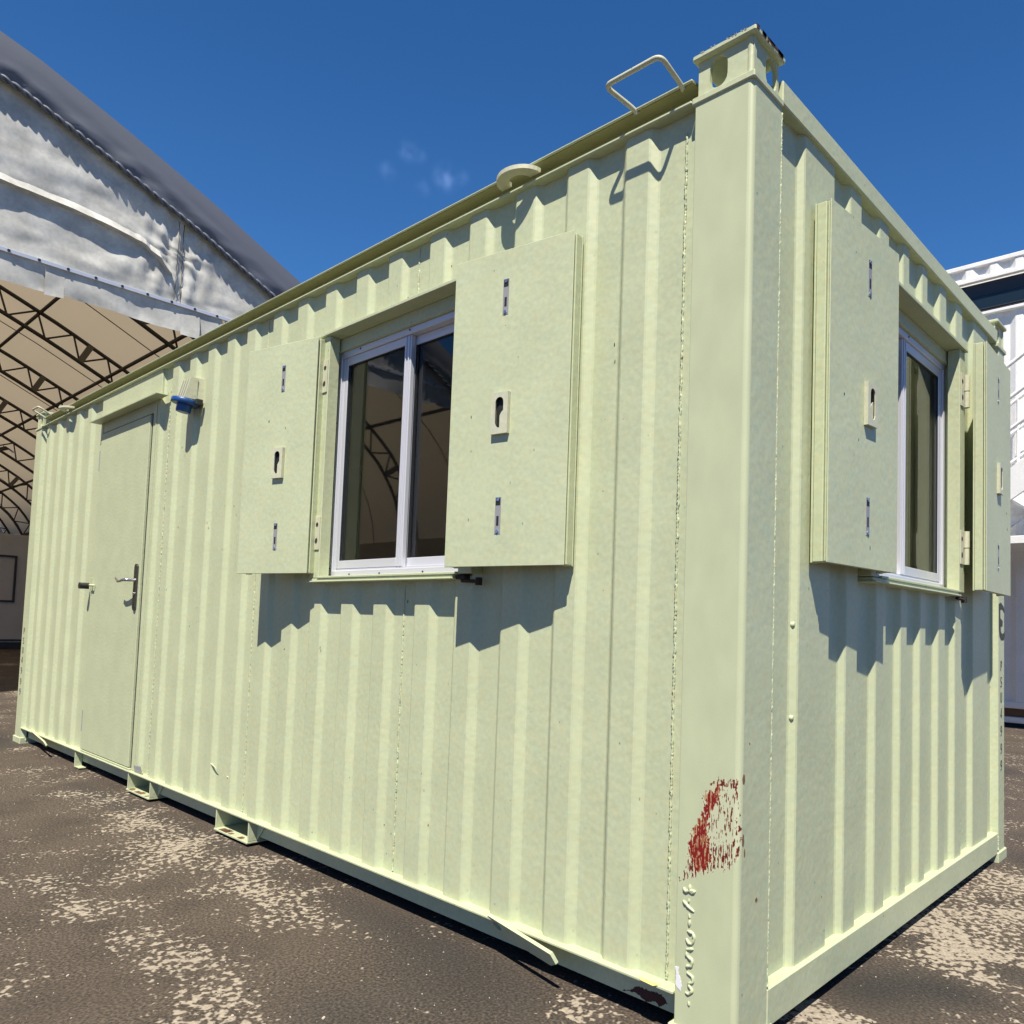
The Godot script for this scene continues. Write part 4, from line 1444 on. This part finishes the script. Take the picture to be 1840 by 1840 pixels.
func make_ground() -> void:
	var s := Shape.new()
	s.face([Vector3(-150, GROUND, -150), Vector3(150, GROUND, -150), Vector3(150, GROUND, 150), Vector3(-150, GROUND, 150)], Y3)
	var g := part("ground", s, M.ground, self)
	tag(g, "worn brown bitumen yard with pale flaked patches", "", "", "structure")
	# loose grit
	var grit := Shape.new()
	grit.box(Vector3(-0.5, -0.3, -0.4), Vector3(0.5, 0.3, 0.4), 0.22)
	var mm := MultiMesh.new()
	mm.transform_format = MultiMesh.TRANSFORM_3D
	mm.use_colors = true
	mm.mesh = grit.mesh()
	mm.instance_count = 5200
	rng.seed = 99
	for i in 5200:
		var p := Vector3.ZERO
		if i < 4000: p = Vector3(rng.randf_range(-4.6, 0.1), GROUND, 0.02 + 1.25 * pow(rng.randf(), 0.9))
		else: p = Vector3(rng.randf_range(0.0, 0.8), GROUND, rng.randf_range(-3.6, -0.2))
		var k := rng.randf_range(0.0022, 0.0052) * (2.0 if rng.randf() < 0.02 else 1.0)
		mm.set_instance_transform(i, Transform3D(Basis(Vector3(rng.randf(), rng.randf(), rng.randf()).normalized(), rng.randf() * TAU).scaled(Vector3.ONE * k), p + Y3 * k * 0.2))
		var v := rng.randf_range(0.05, 0.13) if rng.randf() < 0.86 else rng.randf_range(0.3, 0.5)
		mm.set_instance_color(i, Color(v, v * 0.86, v * 0.70))
	var mi := MultiMeshInstance3D.new()
	mi.name = "grit"
	mi.multimesh = mm
	var gm := std(Color.WHITE, 0.85)
	gm.vertex_color_use_as_albedo = true
	mi.material_override = gm
	add_child(mi, true)
	tag(mi, "loose grit and small stones on the yard surface", "grit", "", "stuff")


func make_camera_and_sky() -> void:
	var cam := Camera3D.new()
	cam.name = "camera"
	var yaw := -0.7343
	var pit := 0.0578
	var rol := 0.0325
	var F := Vector3(sin(yaw) * cos(pit), sin(pit), -cos(yaw) * cos(pit))
	var R := F.cross(Y3).normalized()
	var U := R.cross(F)
	var R2 := R * cos(rol) + U * sin(rol)
	var U2 := -R * sin(rol) + U * cos(rol)
	cam.transform = Transform3D(Basis(R2, U2, -F), Vector3(0.9068, 0.9622, 1.6264))
	cam.projection = Camera3D.PROJECTION_FRUSTUM
	cam.near = 0.05
	cam.far = 400.0
	cam.size = 1.31389 * 0.05
	cam.frustum_offset = Vector2(-0.06939, 0.08808) * 0.05
	add_child(cam)
	cam.current = true

	var env := Environment.new()
	env.background_mode = Environment.BG_SKY
	env.tonemap_mode = Environment.TONE_MAPPER_LINEAR
	env.tonemap_exposure = 1.65
	env.sdfgi_enabled = true
	env.ssao_enabled = true
	env.ssil_enabled = true
	var sky := Sky.new()
	var m := ProceduralSkyMaterial.new()
	m.sky_top_color = lin(0.0118, 0.056, 0.178)
	m.sky_horizon_color = lin(0.11, 0.34, 0.80)
	m.sky_curve = 0.2
	m.ground_bottom_color = lin(0.06, 0.05, 0.04)
	m.ground_horizon_color = lin(0.07, 0.06, 0.05)
	m.sun_angle_max = 8.0
	# a few thin puffs of cloud
	var W := 2048
	var H := 1024
	var im := Image.create_empty(W, H, false, Image.FORMAT_RGBA8)
	im.fill(Color(1, 1, 1, 0))
	var nz := FastNoiseLite.new(); nz.seed = 12; nz.frequency = 0.16; nz.fractal_octaves = 4
	for q in [[-0.6836, 0.5000, -0.5317, 5.5, 0.34], [-0.7002, 0.5176, -0.4917, 4.0, 0.26], [-0.694, 0.514, -0.503, 3.5, 0.12], [-0.7028, 0.4900, -0.5158, 4.0, 0.12], [-0.7213, 0.4983, -0.4811, 4.5, 0.12], [-0.6712, 0.5018, -0.5456, 3.5, 0.12]]:
		var d := Vector3(q[0], q[1], q[2]).normalized()
		# where that direction falls on the panorama
		var u := fposmod(atan2(d.x, -d.z) / TAU, 1.0)
		var v := acos(d.y) / PI
		for y in range(-22, 23):
			for x in range(-26, 27):
				var px := int(u * W) + x
				var py := int(v * H) + y
				var r: float = Vector2(x * 0.85, y).length() / (float(q[3]) * 0.42)
				var a: float = exp(-r * r * 0.5) * clampf(0.75 + 1.3 * nz.get_noise_2d(px, py), 0.0, 1.4) * q[4] * 0.45
				var old := im.get_pixel(posmod(px, W), py).a
				im.set_pixel(posmod(px, W), py, Color(0.85, 0.9, 1.0, clampf(old + a, 0, 1)))
	m.sky_cover = ImageTexture.create_from_image(im)
	m.sky_cover_modulate = Color(0.8, 0.85, 0.95)
	sky.sky_material = m
	env.sky = sky
	var we := WorldEnvironment.new()
	we.name = "world"
	we.environment = env
	add_child(we)

	var sun := DirectionalLight3D.new()
	sun.name = "sun"
	sun.light_energy = 1.6
	sun.light_color = Color(1.0, 0.965, 0.90)
	sun.light_angular_distance = 0.5
	sun.shadow_enabled = true
	var to := Vector3(0.315, 1.0, 0.495).normalized()
	sun.look_at_from_position(to * 50.0, Vector3.ZERO, Vector3(1, 0, 0))
	add_child(sun)


func _ready() -> void:
	make_camera_and_sky()
	make_materials()
	make_ground()
	make_site_building()
	make_shelter()
	make_white_stack()
